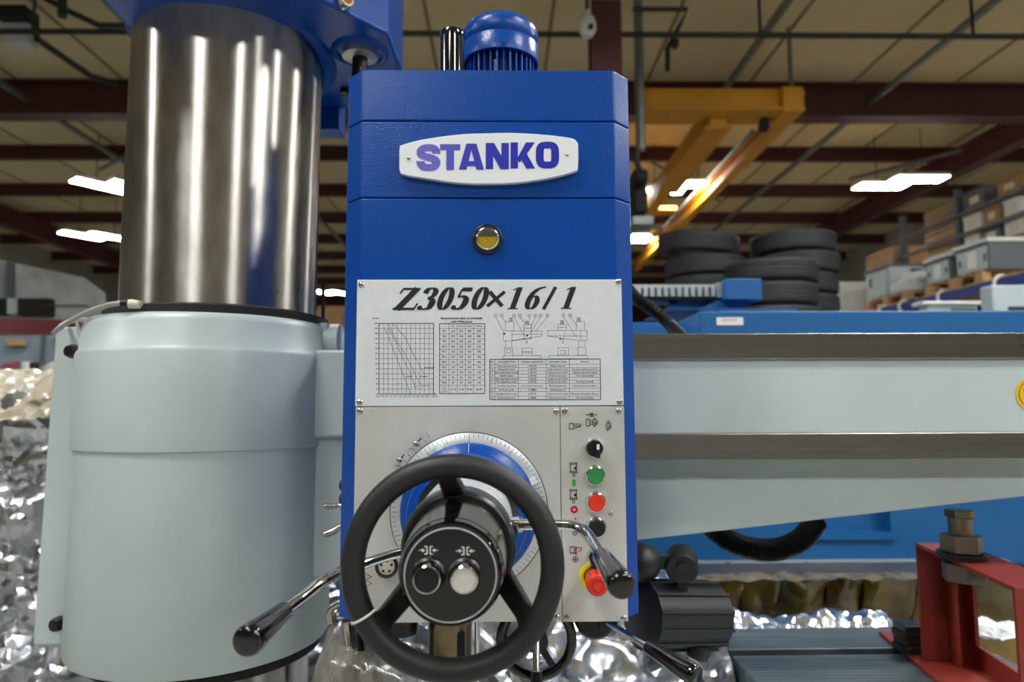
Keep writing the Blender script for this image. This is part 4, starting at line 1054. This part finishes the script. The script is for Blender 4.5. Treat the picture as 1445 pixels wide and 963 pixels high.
# outline drawings of the machine
dr = MB()
D = lambda pts: [z2_(*p) for p in pts]
R_ = lambda x0, y0, x1, y1: D([(x0, y0), (x1, y0), (x1, y1), (x0, y1), (x0, y0)])
pl = [R_(195, 238, 272, 330), D([(272, 240), (546, 240), (546, 285), (272, 325)]), D([(272, 270), (546, 270)]), R_(380, 180, 446, 312), R_(398, 150, 424, 180), R_(215, 155, 290, 238), R_(250, 122, 276, 155),
      R_(214, 330, 270, 392), R_(205, 392, 280, 462), D([(190, 492), (190, 470), (205, 462), (535, 462), (535, 492), (190, 492)]), R_(362, 395, 455, 462), D([(362, 425), (455, 425)]), D([(362, 437), (455, 437)]), R_(400, 312, 412, 350),
      D([(272, 330), (385, 315)]), R_(594, 235, 950, 285), D([(594, 285), (760, 310), (870, 325)]), R_(690, 180, 765, 235), R_(712, 145, 742, 180), R_(855, 155, 930, 235), R_(863, 118, 892, 155), R_(895, 235, 952, 328), R_(876, 328, 930, 388), R_(868, 388, 942, 458),
      D([(610, 492), (610, 462), (960, 462), (960, 492), (610, 492)]), R_(690, 390, 785, 458), R_(716, 414, 756, 446), R_(728, 310, 742, 350), D([(748, 235), (748, 300)]), R_(222, 405, 264, 440), R_(380, 215, 446, 240), D([(690, 205), (765, 205)])]
lead = [((123, 112), (195, 240)), ((179, 112), (215, 160)), ((291, 112), (385, 285)), ((343, 112), (395, 170)), ((431, 112), (431, 140)), ((484, 112), (440, 215)), ((531, 112), (432, 270)), ((593, 112), (490, 238)), ((737, 107), (860, 300)), ((798, 108), (865, 195))]
pl += [D([a_, b_]) for a_, b_ in lead]
for (x, y) in ((123, 101), (179, 101), (291, 101), (343, 101), (431, 101), (484, 101), (531, 101), (593, 101), (737, 96), (798, 97)):
    q = z2_(x, y); pl.append(circ(q[0], q[1], 2.4, n=14))
lines(dr, pl, .42, YI)
for a_ in ((410, 282, 9), (440, 302, 6), (385, 312, 6), (205, 265, 9), (710, 312, 8)):
    q = z2_(a_[0], a_[1]); polyfill(dr, circ(q[0], q[1], a_[2]/6.42, n=10)[:-1], YI)
for k in range(5):
    for bx_ in (250, 398, 712, 863): lines(dr, [D([(bx_+k*6.2, 124 if bx_ in (250, 863) else 150), (bx_+k*6.2, 152 if bx_ in (250, 863) else 178)])], .4, YI)
dr.build('machine_drawing', INKG, sp1)
# --- control panel symbols
class IconSet:
    def __init__(s, cs): s.p = [(Vector((x, y)), MB()) for x, y in cs]
    def add(s, vs, fs):
        c_ = sum((Vector(v) for v in vs), Vector())/len(vs); q = [(P(k.x, k.y, YI)-c_).length for k, _ in s.p]
        s.p[q.index(min(q))][1].add(vs, fs)
sy = IconSet([(811, 602), (836, 596), (834, 585.5), (858.5, 601), (809, 663), (809.5, 701), (811, 777), (812, 790), (811.5, 752.5)]); u3 = lambda x, y: (780+x/6.42, 570+y/6.42)
U = lambda pts: [u3(*p) for p in pts]
RU = lambda x0, y0, x1, y1: U([(x0, y0), (x1, y0), (x1, y1), (x0, y1), (x0, y0)])
wsy = .95
lines(sy, [RU(150, 180, 187, 230), U([(187, 185), (255, 185), (255, 205), (190, 226)]), U([(187, 205), (255, 203)]), U([(160, 170), (160, 180)]), U([(178, 170), (178, 180)]), U([(160, 230), (160, 238)]), U([(178, 230), (178, 238)]),
           RU(302, 145, 335, 200), U([(312, 135), (312, 145)]), U([(326, 135), (326, 145)]), U([(312, 200), (312, 208)]), U([(326, 200), (326, 208)]), U([(335, 158), (365, 158)]), U([(335, 185), (365, 185)]), RU(362, 145, 392, 195), U([(375, 128), (375, 145)]), U([(384, 128), (384, 145)]), U([(392, 150), (408, 160), (408, 178), (392, 190)]),
           U([(333, 84), (348, 84), (348, 116), (333, 116)]), U([(372, 84), (357, 84), (357, 116), (372, 116)]), U([(300, 100), (340, 100)]), U([(402, 100), (362, 100)]),
           RU(484, 180, 526, 228), U([(500, 155), (500, 180)]), U([(514, 155), (514, 180)]), U([(500, 155), (514, 155)]), U([(498, 228), (498, 240)])], wsy, YI)
lines(sy, [[u3(*p) for p in circ(507, 207, 10, n=12)], [u3(*p) for p in circ(380, 175, 9, n=12)]], wsy, YI)
for x, y, r in ((378, 206, 7), (498, 240, 7)): polyfill(sy, [u3(*p) for p in circ(x, y, r, n=10)[:-1]], YI)
for tri in ([(335, 91), (350, 100), (335, 109)], [(367, 91), (352, 100), (367, 109)], [(305, 93), (322, 100), (305, 107)], [(397, 93), (380, 100), (397, 107)]): polyfill(sy, U(tri), YI)
for dy in (0, 242):
    lines(sy, [RU(153, 537+dy, 222, 549+dy), RU(160, 549+dy, 215, 613+dy), RU(155, 613+dy, 224, 625+dy), RU(182, 625+dy, 198, 658+dy)], wsy, YI)
    polyfill(sy, U([(215, 565+dy), (192, 580+dy), (192, 590+dy), (215, 605+dy)]), YI)
v3 = lambda x, y: (780+x/4.585, 660+y/4.585)
V = lambda pts: [v3(*p) for p in pts]
lines(sy, [V([(112, 515), (140, 515), (140, 552), (112, 552), (112, 515)]), V([(150, 520), (188, 520), (188, 534), (165, 545)]), V([(117, 508), (117, 515)]), V([(133, 508), (133, 515)]), V([(117, 552), (117, 562)]), V([(133, 552), (133, 562)]),
           [v3(*p) for p in circ(147, 595, 17, n=20)], V([(130, 595), (164, 595)]), V([(147, 580), (147, 612)]), [v3(*p) for p in circ(144, 424, 15, n=20)], V([(130, 424), (158, 424)])], .95, YI)
# zigzag and reticle on the feed panel
zz_ = MB(); lines(zz_, [[(515, 809), (524.5, 814.5), (516, 819), (524.5, 824), (517, 828)]], .8, YI); zz_.build('spring_symbol', INK, pn1)
for _, b_ in sy.p:
    if b_.v: b_.build('icon', INK, pn2)
mb = MB(); polyfill(mb, [u3(*p) for p in circ(192, 699, 14, 14, 12, PI, 2*PI)+circ(192, 737, 14, 14, 12, 0, PI)], YI); mb.build('start_mark', INKGR, pn2)
mb = MB(); stroke(mb, circ(810.3, 719.5, 3.6, n=24)[:-1], 1.8, 1.8, YI, True); mb.build('stop_mark', INKR, pn2)
mb = MB(); lines(mb, [V([(150, 510), (150, 560)]), V([(147, 325), (147, 340)])], 2.0, YI); polyfill(mb, V([(140, 552), (150, 572), (160, 552)]), YI); mb.build('arrow_mark', INKR, pn2)
# --- push buttons
def button(px, py, capm, nm='push_button', r=.0148, proj=.012):
    p = P(px, py, YP); k = r/.0148
    b_ = MB().lathe([(r, 0), (r, .003), (r*.97, .006), (r*.88, .009), (r*.80, .0095), (r*.78, .004)], p, (0, -1, 0), 40, cap=False).build(nm, CHROME, hd)
    MB().lathe([(r*.77, .002), (r*.77, proj-.001), (r*.72, proj), (r*.4, proj-.0006), (0, proj-.0009)], p, (0, -1, 0), 36).build('button_cap', capm, b_)
    return b_
button(839.3, 671, GREEN); button(840.5, 708.5, RED); button(841.0, 744, BLACKP); button(842.5, 786, BLACKP)
p = P(837.8, 632.5, YP)
b_ = MB().lathe([(.0140, 0), (.0140, .003), (.0135, .006), (.0118, .008), (.0112, .008)], p, (0, -1, 0), 40).build('selector_switch', CHROME, hd)
MB().lathe([(.0112, .006), (.0112, .012), (.0105, .013), (0, .013)], p, (0, -1, 0), 32).build('selector_base', BLACKP, b_)
MB().bar(p+Vector((.0025, -.016, .011)), p+Vector((.0035, -.016, -.0125)), .0055, .011, (0, 1, 0)).build('selector_grip', BLACKP, b_, bevel=.001)
MB().box(p+Vector((.0010, -.0222, -.001)), p+Vector((.0048, -.0214, .0062))).build('selector_pointer', INKW, b_)
p = P(836, 813, YP)
es = MB().lathe([(.0185, 0), (.0185, .0025), (.017, .0035), (.0125, .0035)], p, (0, -1, 0), 40).build('emergency_stop', YELL, hd)
MB().lathe([(.0125, .002), (.0125, .013), (.011, .014)], p, (0, -1, 0), 32).build('stop_stem', BLACKP, es)
prof = [(.0105, .013), (.0118, .015), (.0125, .03), (.0135, .046), (.0135, .050), (.0120, .052), (0, .0525)]
MB().lathe(prof, p, (0, -1, 0), 36).build('stop_head', RED, es)
mb = MB()
for i in range(18):
    a = 2*PI*i/18; e_ = Vector((math.cos(a), 0, math.sin(a))); mb.bar(p+e_*.0122+Vector((0, -.016, 0)), p+e_*.0136+Vector((0, -.046, 0)), .0012, .0012)
mb.build('grip_ribs', RED, es)
mb = MB(); mb.torus(p+Vector((0, -.0523, 0)), (0, 1, 0), .0075, .0006, 28, 6); mb.build('turn_ring', mat('dark_red_print', rgb(140, 20, 16), .5, var=.05), es)
# --- dial
DC = P(662, 722, YP); DX, DZ = DC.x, DC.z
AX = Vector((0, -1, 0))
def at(t): return Vector((DX, YP-t, DZ))
dl = MB().lathe([(.085, 0), (.1065, 0), (.1065, .0015), (.1060, .002), (.085, .002)], at(0.0003), AX, 120, cap=False).build('graduated_dial', SCALE, hd, angle=50)
mb = MB()
for i in range(100):
    a = 2*PI*i/100+PI/2
    e_ = Vector((math.cos(a), 0, math.sin(a))); r0 = .0915 if i % 10 == 0 else (.0965 if i % 5 == 0 else .0995)
    tng = Vector((-math.sin(a), 0, math.cos(a)))*.00028; q = at(.0027)
    mb.add([q+e_*r0+tng, q+e_*.1045+tng, q+e_*.1045-tng, q+e_*r0-tng], [[0, 1, 2, 3]])
mb.build('scale_ticks', INK, dl)
mb = MB(); mb.torus(at(.0018), AX, .1068, .0006, 100, 6); mb.build('dial_edge', INK, dl)
for a in (math.radians(25), math.radians(115)):
    e_ = Vector((math.cos(a), 0, math.sin(a)))
    MB().bar(at(.008)+e_*.0905, at(.004)+e_*.100, .010, .006, (0, 1, 0)).build('dial_clip', PALEBOX, dl, bevel=.001)
bo = MB().lathe([(.0925, .0022), (.0925, .010), (.0895, .014), (.081, .020), (.079, .05), (.077, .06), (.066, .064)], at(0), AX, 96, cap=False).build('blue_boss', BLUE, hd, angle=40)
e_ = Vector((-.02, 0, 1)); MB().bar(at(.0125)+Vector((0.0, 0, .0915)), at(.0212)+Vector((0, 0, .0795)), .0022, .0008, (1, 0, 0)).build('index_mark', SCALE, bo)
MB().lathe([(.050, .06), (.0575, .06), (.0575, .135), (.0565, .138), (.05, .138)], at(0), AX, 96, cap=False).build('feed_ring', SCALE, hd, angle=40)
# hub: collar, drum, face
hb = MB().lathe([(.030, .14), (.0575, .20), (.0585, .205), (.0585, .232), (.0575, .243), (.054, .2475), (.050, .248)], at(0), AX, 96, cap=False).build('hub_collar', BLACKP, hd, angle=40)
MB().lathe([(.0562, .13), (.0562, .22), (.05, .235)], at(0), AX, 80, cap=False).build('clutch_sleeve', SCALE, hb)
HF = .348
MB().lathe([(.0515, .240), (.0500, .255), (.0475, .31), (.0462, HF-.014)], at(0), AX, 96, cap=False).build('hub_drum', mat('dark_polished_drum', rgb(70, 66, 60), .14, .9, var=.08), hb, angle=50)
MB().lathe([(.0462, HF-.016), (.0445, HF-.008), (.0432, HF-.002), (.0415, HF), (.0395, HF-.0004)], at(0), AX, 96, cap=False).build('face_rim', BLACKG, hb, angle=50)
MB().lathe([(.0396, HF-.001), (.0396, HF-.0006), (0, HF-.0006)], at(0), AX, 96).build('hub_face', BLACKG, hb)
mb = MB(); mb.torus(at(HF), AX, .0392, .0007, 96, 6); mb.build('face_ring', SCALE, hb)
YFc = YP-HF
def hbutton(px, py, capm, r=.0125):
    p_ = P(px, py, YFc+.002); p_.y = YFc
    b2 = MB().lathe([(r*1.02, 0), (r*1.02, .004), (r*.98, .012), (r*.92, .0155), (r*.84, .016), (r*.82, .013)], p_, AX, 40, cap=False).build('clamp_button', CHROME, hb)
    MB().lathe([(r*1.2, -.0004), (r*1.2, .002), (r*1.05, .004)], p_, AX, 36, cap=False).build('button_base', BLACKP, hd.children and hb)
    MB().lathe([(r*.83, .01), (r*.82, .0146), (0, .0150)], p_, AX, 36).build('button_cap', capm, hb)
hbutton(605, 811.5, BLACKP); hbutton(656.5, 811.5, mat('pale_button_lens', rgb(206, 202, 194), .35, var=.03))
mb = MB(); YW = YFc-.0006
for cx_, cy_ in ((604.8, 777), (656.8, 778)):
    w6 = 1.5
    for sg_ in (-1, 1):
        lines(mb, [[(cx_+sg_*6, cy_-5.2), (cx_+sg_*1.8, cy_-5.2)], [(cx_+sg_*6, cy_+5.2), (cx_+sg_*1.8, cy_+5.2)], [(cx_+sg_*2.2, cy_-5.2), (cx_+sg_*2.2, cy_+5.2)]], 1.6, YW)
        lines(mb, [[(cx_+sg_*13.5, cy_), (cx_+sg_*9, cy_)]], 1.1, YW-.0001)
        polyfill(mb, [(cx_+sg_*9.5, cy_-2.6), (cx_+sg_*4.4, cy_), (cx_+sg_*9.5, cy_+2.6)], YW-.0001)
lines(mb, [[(607.3, 786), (605, 791)], [(656, 786.5), (655, 791)]], .8, YW)
mb.build('clamp_symbols', INKW, hb)
# --- handwheel
WT = .318; WC = at(WT); WR = .0895
hw = MB().torus(WC, AX, WR, .0108, 96, 20).build('handwheel', RUBBER, hd, angle=80)
for ang in (95, 218, 325):
    a = math.radians(ang); e_ = Vector((math.cos(a), 0, math.sin(a)))
    p0, p1 = at(.226)+e_*.054, at(.300)+e_*.079; p2 = WC+e_*(WR-.004)
    tn = Vector((-math.sin(a), 0, math.cos(a)))
    vs = []
    for p_, ww, th in ((p0, .012, .006), (p1, .0095, .005), (p2, .0125, .006)):
        dr_ = (p2-p0).normalized(); nm = tn.cross(dr_).normalized()
        vs += [p_+tn*ww+nm*th, p_-tn*ww+nm*th, p_-tn*ww-nm*th, p_+tn*ww-nm*th]
    MB().add(vs, [[0, 1, 2, 3], [11, 10, 9, 8]]+[[b0+i, b0+4+i, b0+4+(i+1) % 4, b0+(i+1) % 4] for b0 in (0, 4) for i in range(4)]).build('spoke', RUBBER, hw, bevel=.003)
    fixn(hw.children[-1])
a = math.radians(208); e_ = Vector((math.cos(a), 0, math.sin(a)))
MB().torus(WC+e_*WR, Vector((-math.sin(a), .0, math.cos(a))), .0113, .0011, 32, 6).build('zip_tie', PAPER, hw)
# --- feed levers
def lever(pts, gp0, gp1, r, gr0, gr1, nm='feed_lever'):
    rod = MB().tube(smooth(pts, 8), r, 20).build(nm, CHROME, hd, angle=60)
    gp0, gp1 = Vector(gp0), Vector(gp1); d = gp1-gp0; l_ = d.length
    MB().lathe([(r, 0), (gr0*.92, .001), (gr0, .004), (gr0+(gr1-gr0)*.6, l_*.6), (gr1, l_*.86), (gr1*.99, l_*.94), (gr1*.9, l_*.985), (gr1*.78, l_), (0, l_)], gp0, d, 36).build('grip', BLACKG, rod, angle=40)
    return rod
lever([P(700, 740, .735), P(760, 741, .725), P(795, 741, .715), P(818, 745, .705), P(832, 758, .69), P(848, 785, .66), P(855, 795, .65)], P(848, 784, .662), P(879, 829, .585), .0056, .0088, .0122)
lever([P(600, 775, .75), P(555, 782, .735), P(510, 797, .71), P(480, 808, .70), P(455, 822, .68), P(425, 846, .66), P(395, 868, .64)], P(402, 862, .645), P(346, 908, .575), .0058, .0088, .0130)
MB().cyl(P(702, 740, .745), P(735, 741, .73), .0082, n=20).build('lever_socket', CHROME, hd)
# --- vernier plate on the feed panel
q = [(555, 648), (556, 640), (586, 613), (598, 607), (604, 608.5), (612, 624), (600, 632), (580, 652), (570, 661), (562, 660)]
f_ = [P(x, y, YP-.0014) for x, y in q][::-1]
vn = MB().prism(f_, [Vector((p_.x, YP-.0002, p_.z)) for p_ in f_]).build('vernier_plate', SCALE, hd); fixn(vn)
screw(563.5, 650, YP-.0014, vn, .0036); screw(587, 626.5, YP-.0014, vn, .0036)
mb = MB()
for c0, c1 in (((565, 648), (570.5, 641.5)), ((589, 624), (595, 618.5))): stroke(mb, [c0, c1], .9, .9, YP-.0017)
mb.build('slot', INKG, vn)
mb = MB()
for i in range(6):
    a = math.radians(122+i*5); lines(mb, [[(662+112*math.cos(a), 722-112*math.sin(a)), (662+118*math.cos(a), 722-118*math.sin(a))]], .6, YP-.0017)
text_into(mb, [('1/20', 580, 634, 3, 'CENTER', 1, 0, 0), ('1/50', 561, 658, 3, 'CENTER', 1, 0, 0), ('0', 605, 616.5, 2.6, 'CENTER', 1, 0, 0)], YP-.0017)
mb.build('vernier_print', INKG, vn)
# --- lower-left sight on the panel
p = P(546, 799, YP)
s2 = MB().lathe([(.0155, 0), (.0155, .004), (.0125, .006), (.0115, .003)], p, AX, 36, cap=False).build('oil_sight', BLACKP, hd)
MB().lathe([(.0118, .001), (.0110, .0035), (0, .0045)], p, AX, 32).build('sight_disc', CREAM, s2)
mb = MB()
for i in range(5):
    a = 2*PI*i/5+.3; mb.lathe([(.0018, .0035), (.0018, .0049), (0, .0049)], p+Vector((.0072*math.cos(a), 0, .0072*math.sin(a))), AX, 8)
mb.build('sight_holes', DARK, s2)
# --- spindle quill under the head
qx = P(635.5, 900, 1.06).x
zq0 = .45
MB().lathe([(.0325, zq0), (.0325, zs[0]+.01)], (qx, 1.06, 0), (0, 0, 1), 48).build('spindle_quill', QUILL, hd)
ql = hd.children[-1]
p = P(650.5, 915, 1.03)
mb = MB(); hh = .018
pts = [(p.x+.0055*math.cos(a), p.z+hh+.0055*math.sin(a)) for a in [PI*i/8 for i in range(9)]]+[(p.x+.0055*math.cos(a), p.z-hh*2+.0055*math.sin(a)) for a in [PI+PI*i/8 for i in range(9)]]
ff = [(x, 1.06-math.sqrt(max(0, .0329**2-(x-qx)**2)), z) for x, z in pts][::-1]
MB().prism(ff, [(x, y+.002, z) for x, y, z in ff]).build('drift_slot', DARK, ql)
MB().cyl((qx+.040, 1.06, zq0), (qx+.040, 1.06, zs[0]+.01), .004, n=14).build('depth_rod', CHROME, hd)
# --- graduated collar below the panel
gx_ = P(560, 880, 1.04).x
gcl = MB().lathe([(.040, zs[0]-.020), (.041, zs[0]-.018), (.041, zs[0]+.002), (.030, zs[0]-.028)], (gx_, 1.05, 0), (0, 0, 1), 48).build('graduated_collar', BLACKP, hd)
for i in range(14):
    for j in range(2):
        a = 2*PI*(i+.5*j)/14; e_ = Vector((math.cos(a), math.sin(a), 0)); tn = Vector((-e_.y, e_.x, 0))
        q = Vector((gx_, 1.05, zs[0]-.0065-.009*j))+e_*.0412
        MB().add([q-tn*.0078-Vector((0, 0, .0036)), q+tn*.0078-Vector((0, 0, .0036)), q+tn*.0078+Vector((0, 0, .0036)), q-tn*.0078+Vector((0, 0, .0036))], [[0, 1, 2, 3]]).build('scale_cell', CREAM, gcl)
MB().lathe([(.03, zs[0]-.045), (.03, zs[0])], (gx_, 1.05, 0), (0, 0, 1), 32).build('collar_stem', DARKSTEEL, hd)
# --- small handwheel below the head
sw = Vector((P(757, 903, 1.0).x, 1.0, P(757, 903, 1.0).z))
s3 = MB().torus(sw, AX, .050, .0072, 64, 14).build('fine_feed_wheel', BLACKG, hd, angle=80)
MB().lathe([(.016, -.01), (.016, .012), (.012, .016), (0, .016)], sw, AX, 28).build('wheel_hub', BLACKP, s3)
for ang in (-58, 62, 180):
    a = math.radians(ang); e_ = Vector((math.cos(a), 0, math.sin(a)))
    MB().bar(sw+e_*.010, sw+e_*.047, .010, .006, (0, 1, 0)).build('wheel_spoke', BLACKP, s3, bevel=.0015)
MB().lathe([(0, .0), (.042, .0), (.042, .012), (0, .012)], (P(745, 868, 1.02).x, 1.03, P(745, 868, 1.02).z), AX, 48).build('wheel_bracket', ALU2, hd)
MB().lathe([(.0052, 0), (.0052, .09), (0, .09)], P(757, 962, .96), P(757, 900, .985)-P(757, 962, .96), 18).build('crank_rod', CHROME, hd)
MB().lathe([(.008, 0), (.0085, .02), (.0075, .06), (0, .06)], P(757, 948, .962), Vector((0, -.25, -1)), 24).build('crank_grip', BLACKG, hd)
MB().tube([sw+Vector((0, -.006, -.046)), P(757, 930, .975)], .005, 12).build('crank_pin', CHROME, hd)
# --- clamp lever and block lower right
p = P(840, 872, 1.0)
MB().lathe([(0, 0), (.030, 0), (.030, .03), (.026, .034), (0, .034)], p+Vector((0, .03, -.0)), AX, 40).build('clamp_block', BLACKP, hd)
MB().pbox(846, 878, 872, 891, .985, 1.0).build('clamp_fork', BLACKP, hd, bevel=.001)
lever([P(858, 880, .985), P(885, 896, .96), P(915, 914, .93)], P(913, 912, .932), P(984, 956, .87), .0045, .0095, .0135, 'clamp_lever')
# --- fittings on the left side of the head
for px, py in ((484.5, 685), (484.5, 704.5)):
    p = P(px, py, 1.0)
    k_ = MB().lathe([(.006, 0), (.0078, .002), (.0078, .007), (.006, .009), (0, .009)], p+Vector((.004, 0, 0)), (-1, 0, 0), 12).build('needle_knob', BLACKP, hd)
    MB().cyl(p+Vector((.002, 0, 0)), p+Vector((.016, 0, 0)), .004, n=12).build('knob_stem', SCREW, k_)
vb = MB().pbox(484, 708, 493, 800, 1.0, 1.03).build('valve_body', WASH, hd, bevel=.002)
prof = []
for i in range(6): prof += [(.0036, i*.0035), (.0046, i*.0035+.0026)]
MB().lathe(prof+[(.0048, .021), (.0048, .028)], P(458.5, 715, 1.01), (1, 0, 0), 18).build('hose_barb', SCREW, vb)
MB().tube([P(488, 742, 1.0), P(478, 744.5, 1.0), P(471, 750, 1.0), P(457, 755, .995)], [.004, .0045, .0055, .0045], 12).build('valve_lever', SCREW, vb)
MB().cyl(P(486, 743, 1.0)+Vector((0, -.006, 0)), P(486, 743, 1.0)+Vector((0, .006, 0)), .0035, n=12).build('valve_nut', QUILL, vb)

# ================================================================== WORK LAMP
lm = thing('work_lamp', 'black finned work lamp on a jointed arm at the side of the drill head', 'lamp', P(905, 795, 1.12))
YL = 1.09
MB().lathe([(.020, -.028), (.030, -.014), (.031, 0), (.024, .016), (.016, .024)], P(908, 794, YL), (1, 0, .05), 14).build('ball_joint', CASTBLACK, lm, bevel=.002)
MB().bar(P(926, 792, YL), P(950, 793, YL), .018, .022).build('link', CASTBLACK, lm, bevel=.002)
MB().lathe([(.024, -.020), (.025, -.016), (.025, .02), (.024, .024)], P(962, 795, YL), (-.25, -1, -.25), 28).build('pivot', CASTBLACK, lm, bevel=.002)
MB().lathe([(.0075, 0), (.0075, .006)], P(962, 799, YL-.024), (-.25, -1, -.25), 6).build('pivot_bolt', CASTBLACK, lm, bevel=.001)
MB().bar(P(960, 812, YL), P(962, 838, YL), .018, .014, (0, 1, 0)).build('stem', CASTBLACK, lm, bevel=.002)
la, lb_ = P(905, 868, YL-.01), P(1006, 868, YL+.045)
d = (lb_-la); ll = d.length; lr = .050
xx_, yy_, zz3 = axes(d)
NF = 12
sh_ = MB().lathe([(lr-.006, .004), (lr-.002, 0), (lr, .002), (lr+.001, ll), (lr-.01, ll+.002)], la, d, NF, .2).build('lamp_barrel', CASTBLACK, lm, bevel=.0015)
MB().lathe([(lr-.004, .003), (lr-.012, .04), (.012, .06), (0, .062)], la, d, 32, cap=False).build('reflector', BLACKG, lm)
for i in range(NF):
    a = 2*PI*i/NF+.2; e_ = xx_*math.cos(a)+yy_*math.sin(a)
    MB().bar(la+e_*(lr+.0005)+zz3*.001, la+e_*(lr+.0015)+zz3*ll, .0045, .005, e_).build('cooling_rib', CASTBLACK, sh_, bevel=.0006)
MB().lathe([(lr+.001, 0), (lr+.003, .001), (lr+.003, .003), (lr+.001, .004)], la, d, NF, .2).build('front_bezel', CASTBLACK, sh_)
MB().lathe([(0, -.01), (.016, -.01), (.018, 0), (.016, .01), (0, .011)], P(985, 919, YL), (.3, 0, 1), 20).build('switch_knob', BLACKP, lm)
MB().cyl(P(893, 794, YL)-Vector((.03, 0, 0)), P(905, 794, YL), .016, n=18).build('mount_stub', CASTBLACK, lm)

# ================================================================== FILM-WRAPPED PIPE lower left
fw = thing('wrapped_coolant_pump', 'clear film-wrapped coolant pump with nickel tap below the column', 'pump', (-.22, 1.08, .2))
fx = P(488, 930, 1.08)
vs = []; fs = []; n = 48; mlev = 26
for j in range(mlev+1):
    v = j/mlev; z = .55+(fx.z+.055-.55)*v
    r_ = .056 if v < .72 else .056-.03*((v-.72)/.28)**1.3
    for i in range(n):
        a = 2*PI*i/n; q = Vector((math.cos(a), math.sin(a), 0)); nn_ = crumple(Vector((q.x*.06, q.y*.06, z))*1.0, 24, 3, 4.0)*.004
        vs.append(Vector((fx.x, 1.08, z))+q*(r_+nn_)+Vector((.018*max(0, v-.6), 0, 0)))
for j in range(mlev):
    for i in range(n): fs.append([j*n+i, j*n+(i+1) % n, (j+1)*n+(i+1) % n, (j+1)*n+i])
MB().add(vs, fs).build('wrap_film', FILM, fw, angle=25)
MB().lathe([(.035, .55), (.035, fx.z+.0), (.02, fx.z+.01)], (fx.x, 1.08, 0), (0, 0, 1), 28).build('pump_body', mat('pump_grey', rgb(140, 140, 136), .5, var=.1), fw)
vs = []; fs = []; n1, n2 = 40, 16
for i in range(n1+1):
    for j in range(n2+1):
        u, v = i/n1, j/n2
        p_ = P(470+150*u, 905+40*u+80*v, 1.02-.02*u); k_ = crumple(p_, 16, 3, 2.0)*.006
        vs.append(p_+Vector((0, k_-.02*math.sin(PI*v), k_)))
for i in range(n1):
    for j in range(n2): a0 = i*(n2+1)+j; fs.append([a0, a0+n2+1, a0+n2+2, a0+1])
MB().add(vs, fs).build('film_skirt', FILM, fw, angle=25)
MB().tube([P(489, 880, 1.05), P(493, 918, 1.05)], [.006, .005], 14).build('tap_stem', SCREW, fw)
MB().tube([P(476, 870, 1.05), P(497, 866, 1.05)], [.0055, .007], 14).build('tap_handle', SCREW, fw)
MB().tube(smooth([P(467, 880, 1.06), P(466, 862, 1.06), P(478, 852, 1.06), P(494, 850, 1.06)], 5), .006, 12).build('spout', SCREW, fw)
corr_ = smooth([P(503, 860, 1.05), P(505, 890, 1.05), P(506, 920, 1.05), P(508, 970, 1.05)], 22)
MB().tube(corr_, [.0085*(1+.1*math.cos(i*PI)) for i in range(len(corr_))], 14).build('flex_hose', BLACKP, fw, angle=80)
